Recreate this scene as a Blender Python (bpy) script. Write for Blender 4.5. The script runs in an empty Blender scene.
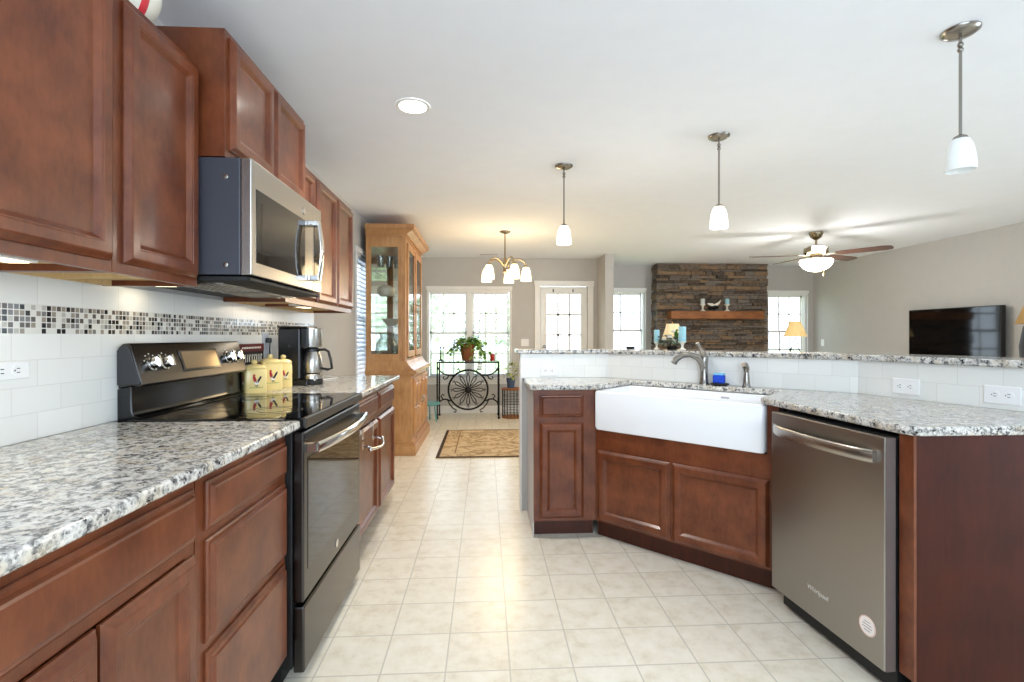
import bpy, bmesh, math, random
from mathutils import Vector, Matrix

# ------------------------------------------------------------------ camera, sky, daylight, exposure
SC = bpy.context.scene
COL = SC.collection
PI = math.pi
cam_data = bpy.data.cameras.new('camera')
cam = bpy.data.objects.new('camera', cam_data)
COL.objects.link(cam)
cam.location = (0, 0, 1.2)
cam.rotation_euler = (PI / 2, 0, -0.0539)
cam_data.sensor_width = 36
cam_data.lens = 36 * 492.4 / 1024
cam_data.shift_y = -4.75 / 1024
cam_data.clip_start = 0.02
SC.camera = cam

world = bpy.data.worlds.new('sky')
SC.world = world
world.use_nodes = True
wn = world.node_tree.nodes
wn['Background'].inputs[0].default_value = (0.73, 0.865, 1.0, 1)
wn['Background'].inputs[1].default_value = 3.5

SC.view_settings.view_transform = 'Standard'
SC.view_settings.look = 'None'
SC.view_settings.gamma = 1
SC.view_settings.use_curve_mapping = False
SC.view_settings.exposure = 1.02
SC.cycles.use_denoising = True
SC.cycles.max_bounces = 10
SC.cycles.diffuse_bounces = 6
SC.cycles.glossy_bounces = 4
SC.cycles.transparent_max_bounces = 12
SC.cycles.caustics_reflective = False
SC.cycles.caustics_refractive = False
SC.cycles.sample_clamp_indirect = 6


def light(name, kind, loc, energy, color=(1, 1, 1), rot=(0, 0, 0), size=0.1, size_y=None, portal=False, spot=None):
    d = bpy.data.lights.new(name, kind)
    o = bpy.data.objects.new(name, d)
    COL.objects.link(o)
    o.location = loc
    o.rotation_euler = rot
    d.energy = energy
    d.color = color
    if kind == 'AREA':
        d.size = size
        if size_y:
            d.shape = 'RECTANGLE'
            d.size_y = size_y
        d.cycles.is_portal = portal
    else:
        d.shadow_soft_size = size
    if spot:
        d.spot_size, d.spot_blend = spot
    return o


# portals: they only guide the sky's own light through the windows and added openings
light('portal', 'AREA', (0.3, -1.25, 1.55), 1, rot=(PI / 2, 0, 0), size=2.9, size_y=1.6, portal=True)
light('portal', 'AREA', (5.85, 0.3, 1.17), 1, rot=(0, PI / 2, 0), size=2.3, size_y=2.4, portal=True)
light('portal', 'AREA', (-0.25, 7.86, 1.23), 1, rot=(-PI / 2, 0, 0), size=1.3, size_y=1.4, portal=True)
light('portal', 'AREA', (1.24, 7.86, 1.4), 1, rot=(-PI / 2, 0, 0), size=0.6, size_y=1.0, portal=True)
light('portal', 'AREA', (2.35, 8.5, 1.3), 1, rot=(-PI / 2, 0, 0), size=0.8, size_y=1.4, portal=True)
light('portal', 'AREA', (5.3, 8.5, 1.3), 1, rot=(-PI / 2, 0, 0), size=0.75, size_y=1.4, portal=True)
light('portal', 'AREA', (-1.40, 5.5, 1.38), 1, rot=(0, -PI / 2, 0), size=1.35, size_y=1.3, portal=True)


# ------------------------------------------------------------------ materials
def lin(c):
    return tuple(((x / 255) / 12.92 if x / 255 <= 0.04045 else ((x / 255 + 0.055) / 1.055) ** 2.4) for x in c)


def new_mat(name):
    m = bpy.data.materials.new(name)
    m.use_nodes = True
    return m, m.node_tree.nodes, m.node_tree.links, m.node_tree.nodes['Principled BSDF']


def plain(name, rgb, rough=0.5, metal=0.0, coat=0.0, spec=0.5, noise=0.06, scale=8.0, emit=None, es=0.0, trans=0.0, aniso=0.0):
    m, n, l, p = new_mat(name)
    c = lin(rgb)
    tc = n.new('ShaderNodeTexCoord')
    nz = n.new('ShaderNodeTexNoise')
    nz.inputs['Scale'].default_value = scale
    nz.inputs['Detail'].default_value = 3
    l.new(tc.outputs['Object'], nz.inputs['Vector'])
    r = n.new('ShaderNodeValToRGB')
    r.color_ramp.elements[0].position = 0.3
    r.color_ramp.elements[1].position = 0.7
    r.color_ramp.elements[0].color = tuple(x * (1 - noise) for x in c) + (1,)
    r.color_ramp.elements[1].color = tuple(min(1, x * (1 + noise)) for x in c) + (1,)
    l.new(nz.outputs['Fac'], r.inputs['Fac'])
    l.new(r.outputs['Color'], p.inputs['Base Color'])
    p.inputs['Roughness'].default_value = rough
    p.inputs['Metallic'].default_value = metal
    p.inputs['Coat Weight'].default_value = coat
    p.inputs['Coat Roughness'].default_value = 0.12
    p.inputs['Specular IOR Level'].default_value = spec
    p.inputs['Transmission Weight'].default_value = trans
    if emit:
        p.inputs['Emission Color'].default_value = lin(emit) + (1,)
        p.inputs['Emission Strength'].default_value = es
    return m


def ramp(n, stops, interp='LINEAR'):
    r = n.new('ShaderNodeValToRGB')
    r.color_ramp.interpolation = interp
    el = r.color_ramp.elements
    while len(el) > 1:
        el.remove(el[-1])
    el[0].position = stops[0][0]
    el[0].color = lin(stops[0][1]) + (1,)
    for pos, c in stops[1:]:
        e = el.new(pos)
        e.color = lin(c) + (1,)
    return r


def mathn(n, l, op, a, b=None):
    x = n.new('ShaderNodeMath')
    x.operation = op
    for i, v in enumerate((a, b)):
        if v is None:
            continue
        if isinstance(v, (int, float)):
            x.inputs[i].default_value = v
        else:
            l.new(v, x.inputs[i])
    return x.outputs[0]


def wood(name, dark, light_, rough=0.3, coat=0.25, stretch=(1, 1, 0.18), scale=6.0, mottled=0.5, spec=0.5):
    m, n, l, p = new_mat(name)
    tc = n.new('ShaderNodeTexCoord')
    mp = n.new('ShaderNodeMapping')
    mp.inputs['Scale'].default_value = stretch
    l.new(tc.outputs['Object'], mp.inputs['Vector'])
    g = n.new('ShaderNodeTexNoise')
    g.inputs['Scale'].default_value = scale * 8
    g.inputs['Detail'].default_value = 5
    g.inputs['Distortion'].default_value = 0.4
    l.new(mp.outputs[0], g.inputs['Vector'])
    b = n.new('ShaderNodeTexNoise')
    b.inputs['Scale'].default_value = scale
    b.inputs['Detail'].default_value = 4
    l.new(tc.outputs['Object'], b.inputs['Vector'])
    v = mathn(n, l, 'ADD', mathn(n, l, 'MULTIPLY', g.outputs['Fac'], 1 - mottled), mathn(n, l, 'MULTIPLY', b.outputs['Fac'], mottled))
    r = ramp(n, [(0.36, dark), (0.64, light_)])
    l.new(v, r.inputs['Fac'])
    l.new(r.outputs['Color'], p.inputs['Base Color'])
    p.inputs['Roughness'].default_value = rough
    p.inputs['Coat Weight'].default_value = coat
    p.inputs['Coat Roughness'].default_value = 0.15
    p.inputs['Specular IOR Level'].default_value = spec
    return m


def granite():
    m, n, l, p = new_mat('speckled_granite')
    tc = n.new('ShaderNodeTexCoord')
    v = n.new('ShaderNodeTexVoronoi')
    v.inputs['Scale'].default_value = 165
    l.new(tc.outputs['Object'], v.inputs['Vector'])
    sp = n.new('ShaderNodeSeparateColor')
    l.new(v.outputs['Color'], sp.inputs[0])
    a = n.new('ShaderNodeTexNoise')
    a.inputs['Scale'].default_value = 44
    a.inputs['Detail'].default_value = 4
    a.inputs['Roughness'].default_value = 0.65
    l.new(tc.outputs['Object'], a.inputs['Vector'])
    t = mathn(n, l, 'ADD', mathn(n, l, 'MULTIPLY', sp.outputs[0], 0.42), mathn(n, l, 'SUBTRACT', mathn(n, l, 'MULTIPLY', a.outputs['Fac'], 1.9), 0.66))
    r = ramp(n, [(0.10, (34, 33, 35)), (0.22, (98, 96, 96)), (0.37, (154, 152, 148)), (0.55, (200, 197, 191)), (0.80, (226, 223, 217))])
    l.new(t, r.inputs['Fac'])
    b = n.new('ShaderNodeTexNoise')
    b.inputs['Scale'].default_value = 22
    b.inputs['Detail'].default_value = 2
    l.new(tc.outputs['Object'], b.inputs['Vector'])
    r2 = ramp(n, [(0.50, (255, 255, 255)), (0.70, (232, 222, 206))])
    l.new(b.outputs['Fac'], r2.inputs['Fac'])
    mx = n.new('ShaderNodeMix')
    mx.data_type = 'RGBA'
    mx.blend_type = 'MULTIPLY'
    mx.inputs[0].default_value = 1
    l.new(r.outputs['Color'], mx.inputs[6])
    l.new(r2.outputs['Color'], mx.inputs[7])
    l.new(mx.outputs[2], p.inputs['Base Color'])
    p.inputs['Roughness'].default_value = 0.12
    return m


def grid_lines(n, l, vec, size, gw, off=(0, 0)):
    """fract-based square grid: returns (is_line 0/1, cell x, cell y)"""
    s = n.new('ShaderNodeSeparateXYZ')
    l.new(vec, s.inputs[0])
    outs = []
    for i in (0, 1):
        q = mathn(n, l, 'DIVIDE', mathn(n, l, 'SUBTRACT', s.outputs[i], off[i]), size)
        f = mathn(n, l, 'FRACT', q)
        e = mathn(n, l, 'MINIMUM', f, mathn(n, l, 'SUBTRACT', 1.0, f))
        outs.append((mathn(n, l, 'LESS_THAN', e, gw / size / 2), mathn(n, l, 'FLOOR', q)))
    return mathn(n, l, 'MAXIMUM', outs[0][0], outs[1][0]), outs[0][1], outs[1][1]


def floor_mat():
    m, n, l, p = new_mat('cream_vinyl_tile')
    tc = n.new('ShaderNodeTexCoord')
    line, cx, cy = grid_lines(n, l, tc.outputs['Object'], 0.2306, 0.0055, (-0.6037, 1.7687))
    comb = n.new('ShaderNodeCombineXYZ')
    l.new(cx, comb.inputs[0])
    l.new(cy, comb.inputs[1])
    w = n.new('ShaderNodeTexWhiteNoise')
    w.noise_dimensions = '2D'
    l.new(comb.outputs[0], w.inputs['Vector'])
    a = n.new('ShaderNodeTexNoise')
    a.inputs['Scale'].default_value = 13
    a.inputs['Detail'].default_value = 5
    a.inputs['Roughness'].default_value = 0.65
    ad = n.new('ShaderNodeVectorMath')
    ad.operation = 'ADD'
    l.new(tc.outputs['Object'], ad.inputs[0])
    l.new(comb.outputs[0], ad.inputs[1])
    l.new(ad.outputs[0], a.inputs['Vector'])
    t = mathn(n, l, 'ADD', a.outputs['Fac'], mathn(n, l, 'MULTIPLY', w.outputs[0], 0.07))
    r = ramp(n, [(0.36, (224, 213, 191)), (0.52, (236, 227, 209)), (0.70, (242, 235, 220))])
    l.new(t, r.inputs['Fac'])
    mx = n.new('ShaderNodeMix')
    mx.data_type = 'RGBA'
    l.new(line, mx.inputs[0])
    l.new(r.outputs['Color'], mx.inputs[6])
    mx.inputs[7].default_value = lin((206, 198, 182)) + (1,)
    l.new(mx.outputs[2], p.inputs['Base Color'])
    p.inputs['Roughness'].default_value = 0.26
    bp = n.new('ShaderNodeBump')
    bp.inputs['Strength'].default_value = 0.15
    bp.inputs['Distance'].default_value = 0.002
    l.new(mathn(n, l, 'SUBTRACT', 1.0, line), bp.inputs['Height'])
    l.new(bp.outputs[0], p.inputs['Normal'])
    return m


def subway_mat(name, axis, w=0.1524, h=0.0735, z0=0.914):
    """white subway tile; axis = unit direction of the wall's length in object space"""
    m, n, l, p = new_mat(name)
    tc = n.new('ShaderNodeTexCoord')
    dt = n.new('ShaderNodeVectorMath')
    dt.operation = 'DOT_PRODUCT'
    l.new(tc.outputs['Object'], dt.inputs[0])
    dt.inputs[1].default_value = (axis[0], axis[1], 0)
    s = n.new('ShaderNodeSeparateXYZ')
    l.new(tc.outputs['Object'], s.inputs[0])
    cb = n.new('ShaderNodeCombineXYZ')
    l.new(dt.outputs['Value'], cb.inputs[0])
    l.new(mathn(n, l, 'SUBTRACT', s.outputs[2], z0), cb.inputs[1])
    b = n.new('ShaderNodeTexBrick')
    b.offset = 0.5
    b.inputs['Scale'].default_value = 1
    b.inputs['Brick Width'].default_value = w
    b.inputs['Row Height'].default_value = h
    b.inputs['Mortar Size'].default_value = 0.0013
    b.inputs['Mortar Smooth'].default_value = 0.1
    b.inputs['Color1'].default_value = lin((236, 236, 232)) + (1,)
    b.inputs['Color2'].default_value = lin((229, 229, 225)) + (1,)
    b.inputs['Mortar'].default_value = lin((220, 218, 213)) + (1,)
    l.new(cb.outputs[0], b.inputs['Vector'])
    l.new(b.outputs['Color'], p.inputs['Base Color'])
    p.inputs['Roughness'].default_value = 0.16
    bp = n.new('ShaderNodeBump')
    bp.inputs['Strength'].default_value = 0.2
    bp.inputs['Distance'].default_value = 0.002
    l.new(mathn(n, l, 'SUBTRACT', 1.0, b.outputs['Fac']), bp.inputs['Height'])
    l.new(bp.outputs[0], p.inputs['Normal'])
    return m


def mosaic_mat():
    m, n, l, p = new_mat('glass_mosaic')
    tc = n.new('ShaderNodeTexCoord')
    s = n.new('ShaderNodeSeparateXYZ')
    l.new(tc.outputs['Object'], s.inputs[0])
    cb = n.new('ShaderNodeCombineXYZ')
    l.new(s.outputs[1], cb.inputs[0])
    l.new(s.outputs[2], cb.inputs[1])
    line, cx, cy = grid_lines(n, l, cb.outputs[0], 0.0164, 0.0028, (0, 1.206))
    c2 = n.new('ShaderNodeCombineXYZ')
    l.new(cx, c2.inputs[0])
    l.new(cy, c2.inputs[1])
    w = n.new('ShaderNodeTexWhiteNoise')
    w.noise_dimensions = '2D'
    l.new(c2.outputs[0], w.inputs['Vector'])
    r = ramp(n, [(0.0, (30, 28, 28)), (0.17, (92, 84, 76)), (0.33, (150, 140, 126)), (0.5, (186, 182, 172)), (0.68, (222, 220, 212)), (0.86, (120, 118, 116))], 'CONSTANT')
    l.new(w.outputs[0], r.inputs['Fac'])
    mx = n.new('ShaderNodeMix')
    mx.data_type = 'RGBA'
    l.new(line, mx.inputs[0])
    l.new(r.outputs['Color'], mx.inputs[6])
    mx.inputs[7].default_value = lin((226, 224, 218)) + (1,)
    l.new(mx.outputs[2], p.inputs['Base Color'])
    p.inputs['Roughness'].default_value = 0.12
    return m


def island_mat(name, stops, rough=0.8, bump=0.0, scale=30, sheen=0.0):
    """each separate piece of the mesh (a stone, a leaf) takes its own tone"""
    m, n, l, p = new_mat(name)
    g = n.new('ShaderNodeNewGeometry')
    tc = n.new('ShaderNodeTexCoord')
    nz = n.new('ShaderNodeTexNoise')
    nz.inputs['Scale'].default_value = scale
    nz.inputs['Detail'].default_value = 4
    l.new(tc.outputs['Object'], nz.inputs['Vector'])
    t = mathn(n, l, 'ADD', mathn(n, l, 'MULTIPLY', g.outputs['Random Per Island'], 0.8), mathn(n, l, 'MULTIPLY', mathn(n, l, 'SUBTRACT', nz.outputs['Fac'], 0.4), 0.6))
    r = ramp(n, stops)
    l.new(t, r.inputs['Fac'])
    l.new(r.outputs['Color'], p.inputs['Base Color'])
    p.inputs['Roughness'].default_value = rough
    if bump:
        bp = n.new('ShaderNodeBump')
        bp.inputs['Strength'].default_value = bump
        bp.inputs['Distance'].default_value = 0.01
        l.new(nz.outputs['Fac'], bp.inputs['Height'])
        l.new(bp.outputs[0], p.inputs['Normal'])
    return m


def clear_mat(name, tint=(255, 255, 255), gloss=0.07, rough=0.02):
    m = bpy.data.materials.new(name)
    m.use_nodes = True
    n, l = m.node_tree.nodes, m.node_tree.links
    n.clear()
    o = n.new('ShaderNodeOutputMaterial')
    t = n.new('ShaderNodeBsdfTransparent')
    t.inputs[0].default_value = lin(tint) + (1,)
    g = n.new('ShaderNodeBsdfGlossy')
    g.inputs['Roughness'].default_value = rough
    mx = n.new('ShaderNodeMixShader')
    lw = n.new('ShaderNodeLayerWeight')
    lw.inputs[0].default_value = 0.25
    a = n.new('ShaderNodeMath')
    a.operation = 'MULTIPLY_ADD'
    l.new(lw.outputs['Fresnel'], a.inputs[0])
    a.inputs[1].default_value = 0.5
    a.inputs[2].default_value = gloss - 0.03
    l.new(a.outputs[0], mx.inputs[0])
    l.new(t.outputs[0], mx.inputs[1])
    l.new(g.outputs[0], mx.inputs[2])
    l.new(mx.outputs[0], o.inputs[0])
    return m


def steel(name, rgb, rough=0.3, axis=2):
    return plain(name, rgb, rough, 1.0, noise=0.015, scale=3)


def rug_mat():
    m, n, l, p = new_mat('rug_pile')
    tc = n.new('ShaderNodeTexCoord')
    a = n.new('ShaderNodeTexNoise')
    a.inputs['Scale'].default_value = 4.5
    a.inputs['Detail'].default_value = 3
    a.inputs['Distortion'].default_value = 2.2
    l.new(tc.outputs['Object'], a.inputs['Vector'])
    r = ramp(n, [(0.44, (206, 184, 148)), (0.52, (184, 158, 120)), (0.56, (136, 110, 80)), (0.60, (190, 164, 126)), (0.7, (210, 190, 154))])
    l.new(a.outputs['Fac'], r.inputs['Fac'])
    # concentric border bands from the generated coordinates
    s = n.new('ShaderNodeSeparateXYZ')
    l.new(tc.outputs['Generated'], s.inputs[0])
    ds = []
    for i, size in ((0, 1.5), (1, 1.42)):
        f = s.outputs[i]
        ds.append(mathn(n, l, 'MULTIPLY', mathn(n, l, 'MINIMUM', f, mathn(n, l, 'SUBTRACT', 1.0, f)), size))
    d = mathn(n, l, 'MINIMUM', ds[0], ds[1])
    rb = ramp(n, [(0.0, (62, 44, 30)), (0.035, (206, 182, 142)), (0.17, (140, 110, 76)), (0.185, (210, 188, 150))], 'CONSTANT')
    l.new(d, rb.inputs['Fac'])
    mk = mathn(n, l, 'LESS_THAN', d, 0.19)
    thin = mathn(n, l, 'LESS_THAN', d, 0.035)
    band = mathn(n, l, 'MAXIMUM', thin, mathn(n, l, 'MULTIPLY', mathn(n, l, 'GREATER_THAN', d, 0.17), mk))
    mx = n.new('ShaderNodeMix')
    mx.data_type = 'RGBA'
    l.new(band, mx.inputs[0])
    l.new(r.outputs['Color'], mx.inputs[6])
    l.new(rb.outputs['Color'], mx.inputs[7])
    l.new(mx.outputs[2], p.inputs['Base Color'])
    p.inputs['Roughness'].default_value = 0.95
    return m


def glow(name, rgb, strength, base=(240, 238, 230)):
    return plain(name, base, 0.4, emit=rgb, es=strength, noise=0.01)


M = dict(
    wall=plain('greige_paint', (190, 188, 185), 0.85, noise=0.015),
    ceil=plain('ceiling_paint', (238, 242, 249), 0.9, noise=0.01),
    white=plain('white_paint', (236, 236, 234), 0.4, noise=0.02),
    floor=floor_mat(),
    cherry=wood('cherry_cabinet_wood', (88, 41, 20), (121, 65, 37), 0.33, 0.20, stretch=(1, 1, 0.35), scale=9.0, mottled=0.7, spec=0.4),
    cherry_shaded=wood('shaded_cherry_wood', (52, 15, 5), (70, 25, 9), 0.5, 0.0, mottled=0.6, spec=0.25),  # cherry darkened: shade of the unlit end panel put into its colour
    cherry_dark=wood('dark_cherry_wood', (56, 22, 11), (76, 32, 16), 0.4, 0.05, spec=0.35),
    pine=wood('raw_plywood', (196, 164, 112), (216, 186, 136), 0.6, 0),
    oak=wood('honey_oak', (168, 118, 70), (197, 147, 96), 0.38, 0.15),
    mantel=wood('rough_mantel_wood', (120, 70, 30), (160, 100, 50), 0.6, 0, stretch=(0.15, 1, 1)),
    blade=wood('walnut_blade', (70, 44, 34), (96, 62, 48), 0.35, 0.2),
    granite=granite(),
    steel=steel('brushed_steel', (176, 172, 166), 0.27, axis=0),
    dwsteel=steel('dishwasher_steel', (164, 160, 154), 0.3, axis=2),
    slate=steel('slate_steel', (76, 74, 73), 0.27, axis=0),
    chrome=plain('polished_chrome', (214, 214, 214), 0.1, 1.0, noise=0.01),
    nickel=plain('brushed_nickel', (150, 146, 140), 0.25, 1.0, noise=0.02),
    bronze=plain('antique_nickel', (156, 142, 118), 0.22, 1.0, noise=0.02),
    brass=plain('aged_brass', (180, 150, 90), 0.25, 1.0, noise=0.02),
    blackglass=plain('black_glass', (8, 8, 9), 0.04, noise=0.01),
    black=plain('black_plastic', (18, 18, 20), 0.3, noise=0.03),
    blackmat=plain('black_matte', (14, 14, 15), 0.6, noise=0.03),
    charcoal=plain('charcoal_enamel', (62, 64, 72), 0.35, noise=0.02),
    darkgrey=plain('dark_grey_plastic', (48, 48, 52), 0.45, noise=0.02),
    ceramic=plain('white_fireclay', (244, 246, 250), 0.08, noise=0.005, coat=0.3),
    plastic=plain('white_plastic', (240, 240, 240), 0.35, noise=0.01),
    greylam=plain('grey_laminate', (186, 184, 186), 0.35, noise=0.02),
    iron=plain('wrought_iron', (26, 24, 24), 0.5, 0.6, noise=0.05),
    yellow=plain('yellow_glaze', (238, 214, 146), 0.15, noise=0.04, coat=0.3),
    red=plain('red_glaze', (168, 40, 36), 0.3),
    brightred=plain('bright_red_glaze', (206, 48, 60), 0.3),
    darkred=plain('dark_red_paint', (90, 26, 26), 0.5),
    terracotta=plain('terracotta_basket', (128, 78, 46), 0.8, noise=0.2, scale=60),
    bluepot=plain('blue_glaze', (72, 92, 126), 0.3),
    bluecandle=plain('light_blue_wax', (150, 200, 212), 0.5),
    palewax=plain('pale_grey_wax', (196, 206, 202), 0.5),
    cream=plain('cream_ceramic', (230, 226, 214), 0.4),
    sponge=plain('blue_sponge', (20, 70, 200), 0.7, noise=0.15, scale=60),
    paleblue=plain('pale_blue_foam', (130, 200, 236), 0.7),
    teal=plain('teal_enamel', (96, 160, 160), 0.4),
    leaf=island_mat('leaf_green', [(0.1, (52, 96, 30)), (0.5, (96, 142, 52)), (0.9, (160, 190, 96))], 0.4),
    paleleaf=island_mat('pale_leaf_green', [(0.1, (110, 130, 50)), (0.5, (160, 172, 84)), (0.9, (200, 204, 130))], 0.5),
    greyleaf=island_mat('dusty_leaf', [(0.1, (60, 78, 62)), (0.5, (110, 124, 104)), (0.9, (170, 172, 150))], 0.6),
    stone=island_mat('ledge_stone', [(0.0, (56, 48, 42)), (0.22, (92, 80, 68)), (0.42, (122, 112, 102)), (0.58, (96, 90, 86)), (0.72, (140, 114, 86)), (0.9, (86, 70, 56))], 0.85, 0.5, 22),
    mosaic=mosaic_mat(),
    rug=rug_mat(),
    fringe=plain('rug_fringe_yarn', (206, 186, 148), 0.9, noise=0.2, scale=90),
    glass=clear_mat('window_glass'),
    cabglass=clear_mat('cabinet_glass', (248, 250, 248), 0.08),
    vesselglass=clear_mat('drinking_glass', (214, 222, 222), 0.16),
    mirror=plain('mirror_back', (206, 206, 200), 0.06, 1.0, noise=0.01),
    screen=plain('television_screen', (7, 7, 8), 0.06, noise=0.01),
    blind=plain('white_vinyl_slat', (232, 234, 238), 0.5, noise=0.01),
    lawn=plain('lawn_grass', (150, 168, 110), 0.95, noise=0.2, scale=3),
    glareleaf=island_mat('glare_pale_leaf', [(0.1, (176, 192, 166)), (0.5, (200, 212, 190)), (0.9, (226, 230, 214))], 0.8),  # leaves paled: window glare put into their colour
    bark=plain('tree_bark', (120, 106, 92), 0.9, noise=0.25, scale=20),
    pend_on=glow('lit_frosted_glass', (255, 246, 228), 3.0),
    pend_off=plain('frosted_glass', (232, 236, 236), 0.35, noise=0.02, emit=(235, 242, 245), es=0.05),  # unlit glass, given a faint glow of its own
    chand=glow('lit_warm_glass', (255, 226, 168), 2.2),
    fanbowl=glow('lit_opal_bowl', (255, 246, 230), 6.0),
    canlight=glow('lit_downlight_lens', (255, 250, 240), 8.0),
    undercab=glow('lit_undercabinet_lens', (255, 236, 196), 2.0),
    shade=plain('amber_fabric_shade', (214, 190, 142), 0.8, emit=(255, 212, 130), es=0.22, noise=0.05),
    tanshade=plain('tan_fabric_shade', (176, 138, 84), 0.8, noise=0.05),
    creamshade=plain('cream_fabric_shade', (226, 210, 176), 0.8, emit=(255, 226, 170), es=0.22, noise=0.05),
    display=plain('oven_display_glass', (30, 26, 22), 0.08, noise=0.02),
    dispwin=plain('oven_display_window', (150, 132, 108), 0.1, 0.7, noise=0.05),  # warm reflection put into the colour of this glass
    dooredge=plain('dishwasher_door_edge', (104, 92, 88), 0.45, noise=0.02),
    glossblack=plain('gloss_black_enamel', (12, 12, 13), 0.14, noise=0.02),
    marking=plain('printed_marking', (226, 224, 220), 0.5),
    darkmark=plain('dark_printed_marking', (60, 58, 56), 0.5),
    burner=plain('burner_ring_print', (54, 54, 56), 0.15),
    sticker=plain('paper_sticker', (240, 234, 232), 0.6, noise=0.01),
    pinkrim=plain('pink_sticker_rim', (226, 190, 176), 0.6, noise=0.01),
    socket=plain('socket_slot', (80, 80, 82), 0.6),
    greyplate=plain('grey_outlet_plate', (176, 182, 196), 0.4),
)


# ------------------------------------------------------------------ mesh helpers
class MB:
    def __init__(self):
        self.v, self.f, self.mi = [], [], []
        self.M = Matrix.Identity(4)
        self.slot = 0

    def add(self, vs, fs):
        k = len(self.v)
        self.v += [tuple(self.M @ Vector(p)) for p in vs]
        self.f += [tuple(k + i for i in f) for f in fs]
        self.mi += [self.slot] * len(fs)
        return self

    def box(self, x0, x1, y0, y1, z0, z1):
        vs = [(x, y, z) for z in (z0, z1) for y in (y0, y1) for x in (x0, x1)]
        return self.add(vs, [(0, 2, 3, 1), (4, 5, 7, 6), (0, 1, 5, 4), (2, 6, 7, 3), (0, 4, 6, 2), (1, 3, 7, 5)])

    def loft(self, loops, cap=True, closed=False):
        n = len(loops[0])
        vs = [p for lp in loops for p in lp]
        fs = []
        m = len(loops)
        for i in range(m if closed else m - 1):
            for j in range(n):
                a, b = i * n + j, i * n + (j + 1) % n
                c, d = ((i + 1) % m) * n + (j + 1) % n, ((i + 1) % m) * n + j
                fs.append((a, b, c, d))
        if cap and not closed:
            fs.append(tuple(reversed(range(n))))
            fs.append(tuple((m - 1) * n + j for j in range(n)))
        return self.add(vs, fs)

    def prism(self, poly, z0, z1):
        return self.loft([[(x, y, z0) for x, y in poly], [(x, y, z1) for x, y in poly]])

    def extrude_x(self, prof, x0, x1):
        """prof = list of (y, z)"""
        return self.loft([[(x0, y, z) for y, z in prof], [(x1, y, z) for y, z in prof]])

    def lathe(self, prof, c=(0, 0, 0), seg=24, cap=True):
        return self.loft([[(c[0] + r * math.cos(2 * PI * j / seg), c[1] + r * math.sin(2 * PI * j / seg), c[2] + z) for j in range(seg)] for r, z in prof], cap)

    def tube(self, path, r, seg=8, closed=False, flat=None):
        P = [Vector(p) for p in path]
        n = len(P)
        loops = []
        prev = None
        for i in range(n):
            if closed:
                t = (P[(i + 1) % n] - P[i - 1]).normalized()
            else:
                t = (P[min(i + 1, n - 1)] - P[max(i - 1, 0)]).normalized()
            if prev is None:
                u = t.orthogonal().normalized()
                if flat is not None:
                    u = (Vector(flat) - t * t.dot(Vector(flat))).normalized()
            else:
                u = (prev - t * t.dot(prev)).normalized()
            prev = u
            w = t.cross(u)
            rr = r[i] if isinstance(r, (list, tuple)) else r
            ra, rb = rr if isinstance(rr, tuple) else (rr, rr)
            loops.append([tuple(P[i] + u * ra * math.cos(2 * PI * j / seg) + w * rb * math.sin(2 * PI * j / seg)) for j in range(seg)])
        return self.loft(loops, True, closed)

    def ball(self, c, rx, ry=None, rz=None, seg=14, rings=9):
        ry = rx if ry is None else ry
        rz = rx if rz is None else rz
        lp = []
        for i in range(rings + 1):
            a = -PI / 2 + PI * i / rings
            k = max(math.cos(a), 0.02)
            lp.append([(c[0] + rx * k * math.cos(2 * PI * j / seg), c[1] + ry * k * math.sin(2 * PI * j / seg), c[2] + rz * math.sin(a)) for j in range(seg)])
        return self.loft(lp)

    def panel(self, x0, x1, z0, z1, rings):
        """front (towards -y) profile: rings of (inset, y)"""
        return self.loft([[(x0 + i, y, z0 + i), (x1 - i, y, z0 + i), (x1 - i, y, z1 - i), (x0 + i, y, z1 - i)] for i, y in rings])

    def build(self, name, mat, parent=None, smooth=None, bevel=0.0, bseg=2, kind=None):
        me = bpy.data.meshes.new(name)
        me.from_pydata(self.v, [], self.f)
        for x in (mat if isinstance(mat, (list, tuple)) else [mat]):
            me.materials.append(x)
        me.polygons.foreach_set('material_index', self.mi)
        bm = bmesh.new()
        bm.from_mesh(me)
        bmesh.ops.recalc_face_normals(bm, faces=bm.faces)
        bm.to_mesh(me)
        bm.free()
        if smooth:
            me.polygons.foreach_set('use_smooth', [True] * len(me.polygons))
            me.set_sharp_from_angle(angle=math.radians(smooth))
        o = bpy.data.objects.new(name, me)
        COL.objects.link(o)
        if parent:
            o.parent = parent
        if bevel:
            b = o.modifiers.new('bevel', 'BEVEL')
            b.width = bevel
            b.segments = bseg
            b.limit_method = 'ANGLE'
            b.angle_limit = math.radians(40)
            b.harden_normals = False
        if kind:
            o['kind'] = kind
        return o


def tag(o, label, cat, group=None, kind=None):
    o['label'] = label
    o['category'] = cat
    if group:
        o['group'] = group
    if kind:
        o['kind'] = kind
    return o


def thing(name, label, cat, loc=(0, 0, 0), rz=0.0, group=None):
    o = bpy.data.objects.new(name, None)
    COL.objects.link(o)
    o.location = loc
    o.rotation_euler = (0, 0, rz)
    o.empty_display_size = 0.05
    return tag(o, label, cat, group)


def struct_root(name, loc=(0, 0, 0), rz=0.0):
    o = bpy.data.objects.new(name, None)
    COL.objects.link(o)
    o.location = loc
    o.rotation_euler = (0, 0, rz)
    o['kind'] = 'structure'
    return o


def copy_tree(o, parent=None):
    c = o.copy()
    COL.objects.link(c)
    if parent:
        c.parent = parent
    for ch in list(o.children):
        copy_tree(ch, c)
    return c


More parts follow.
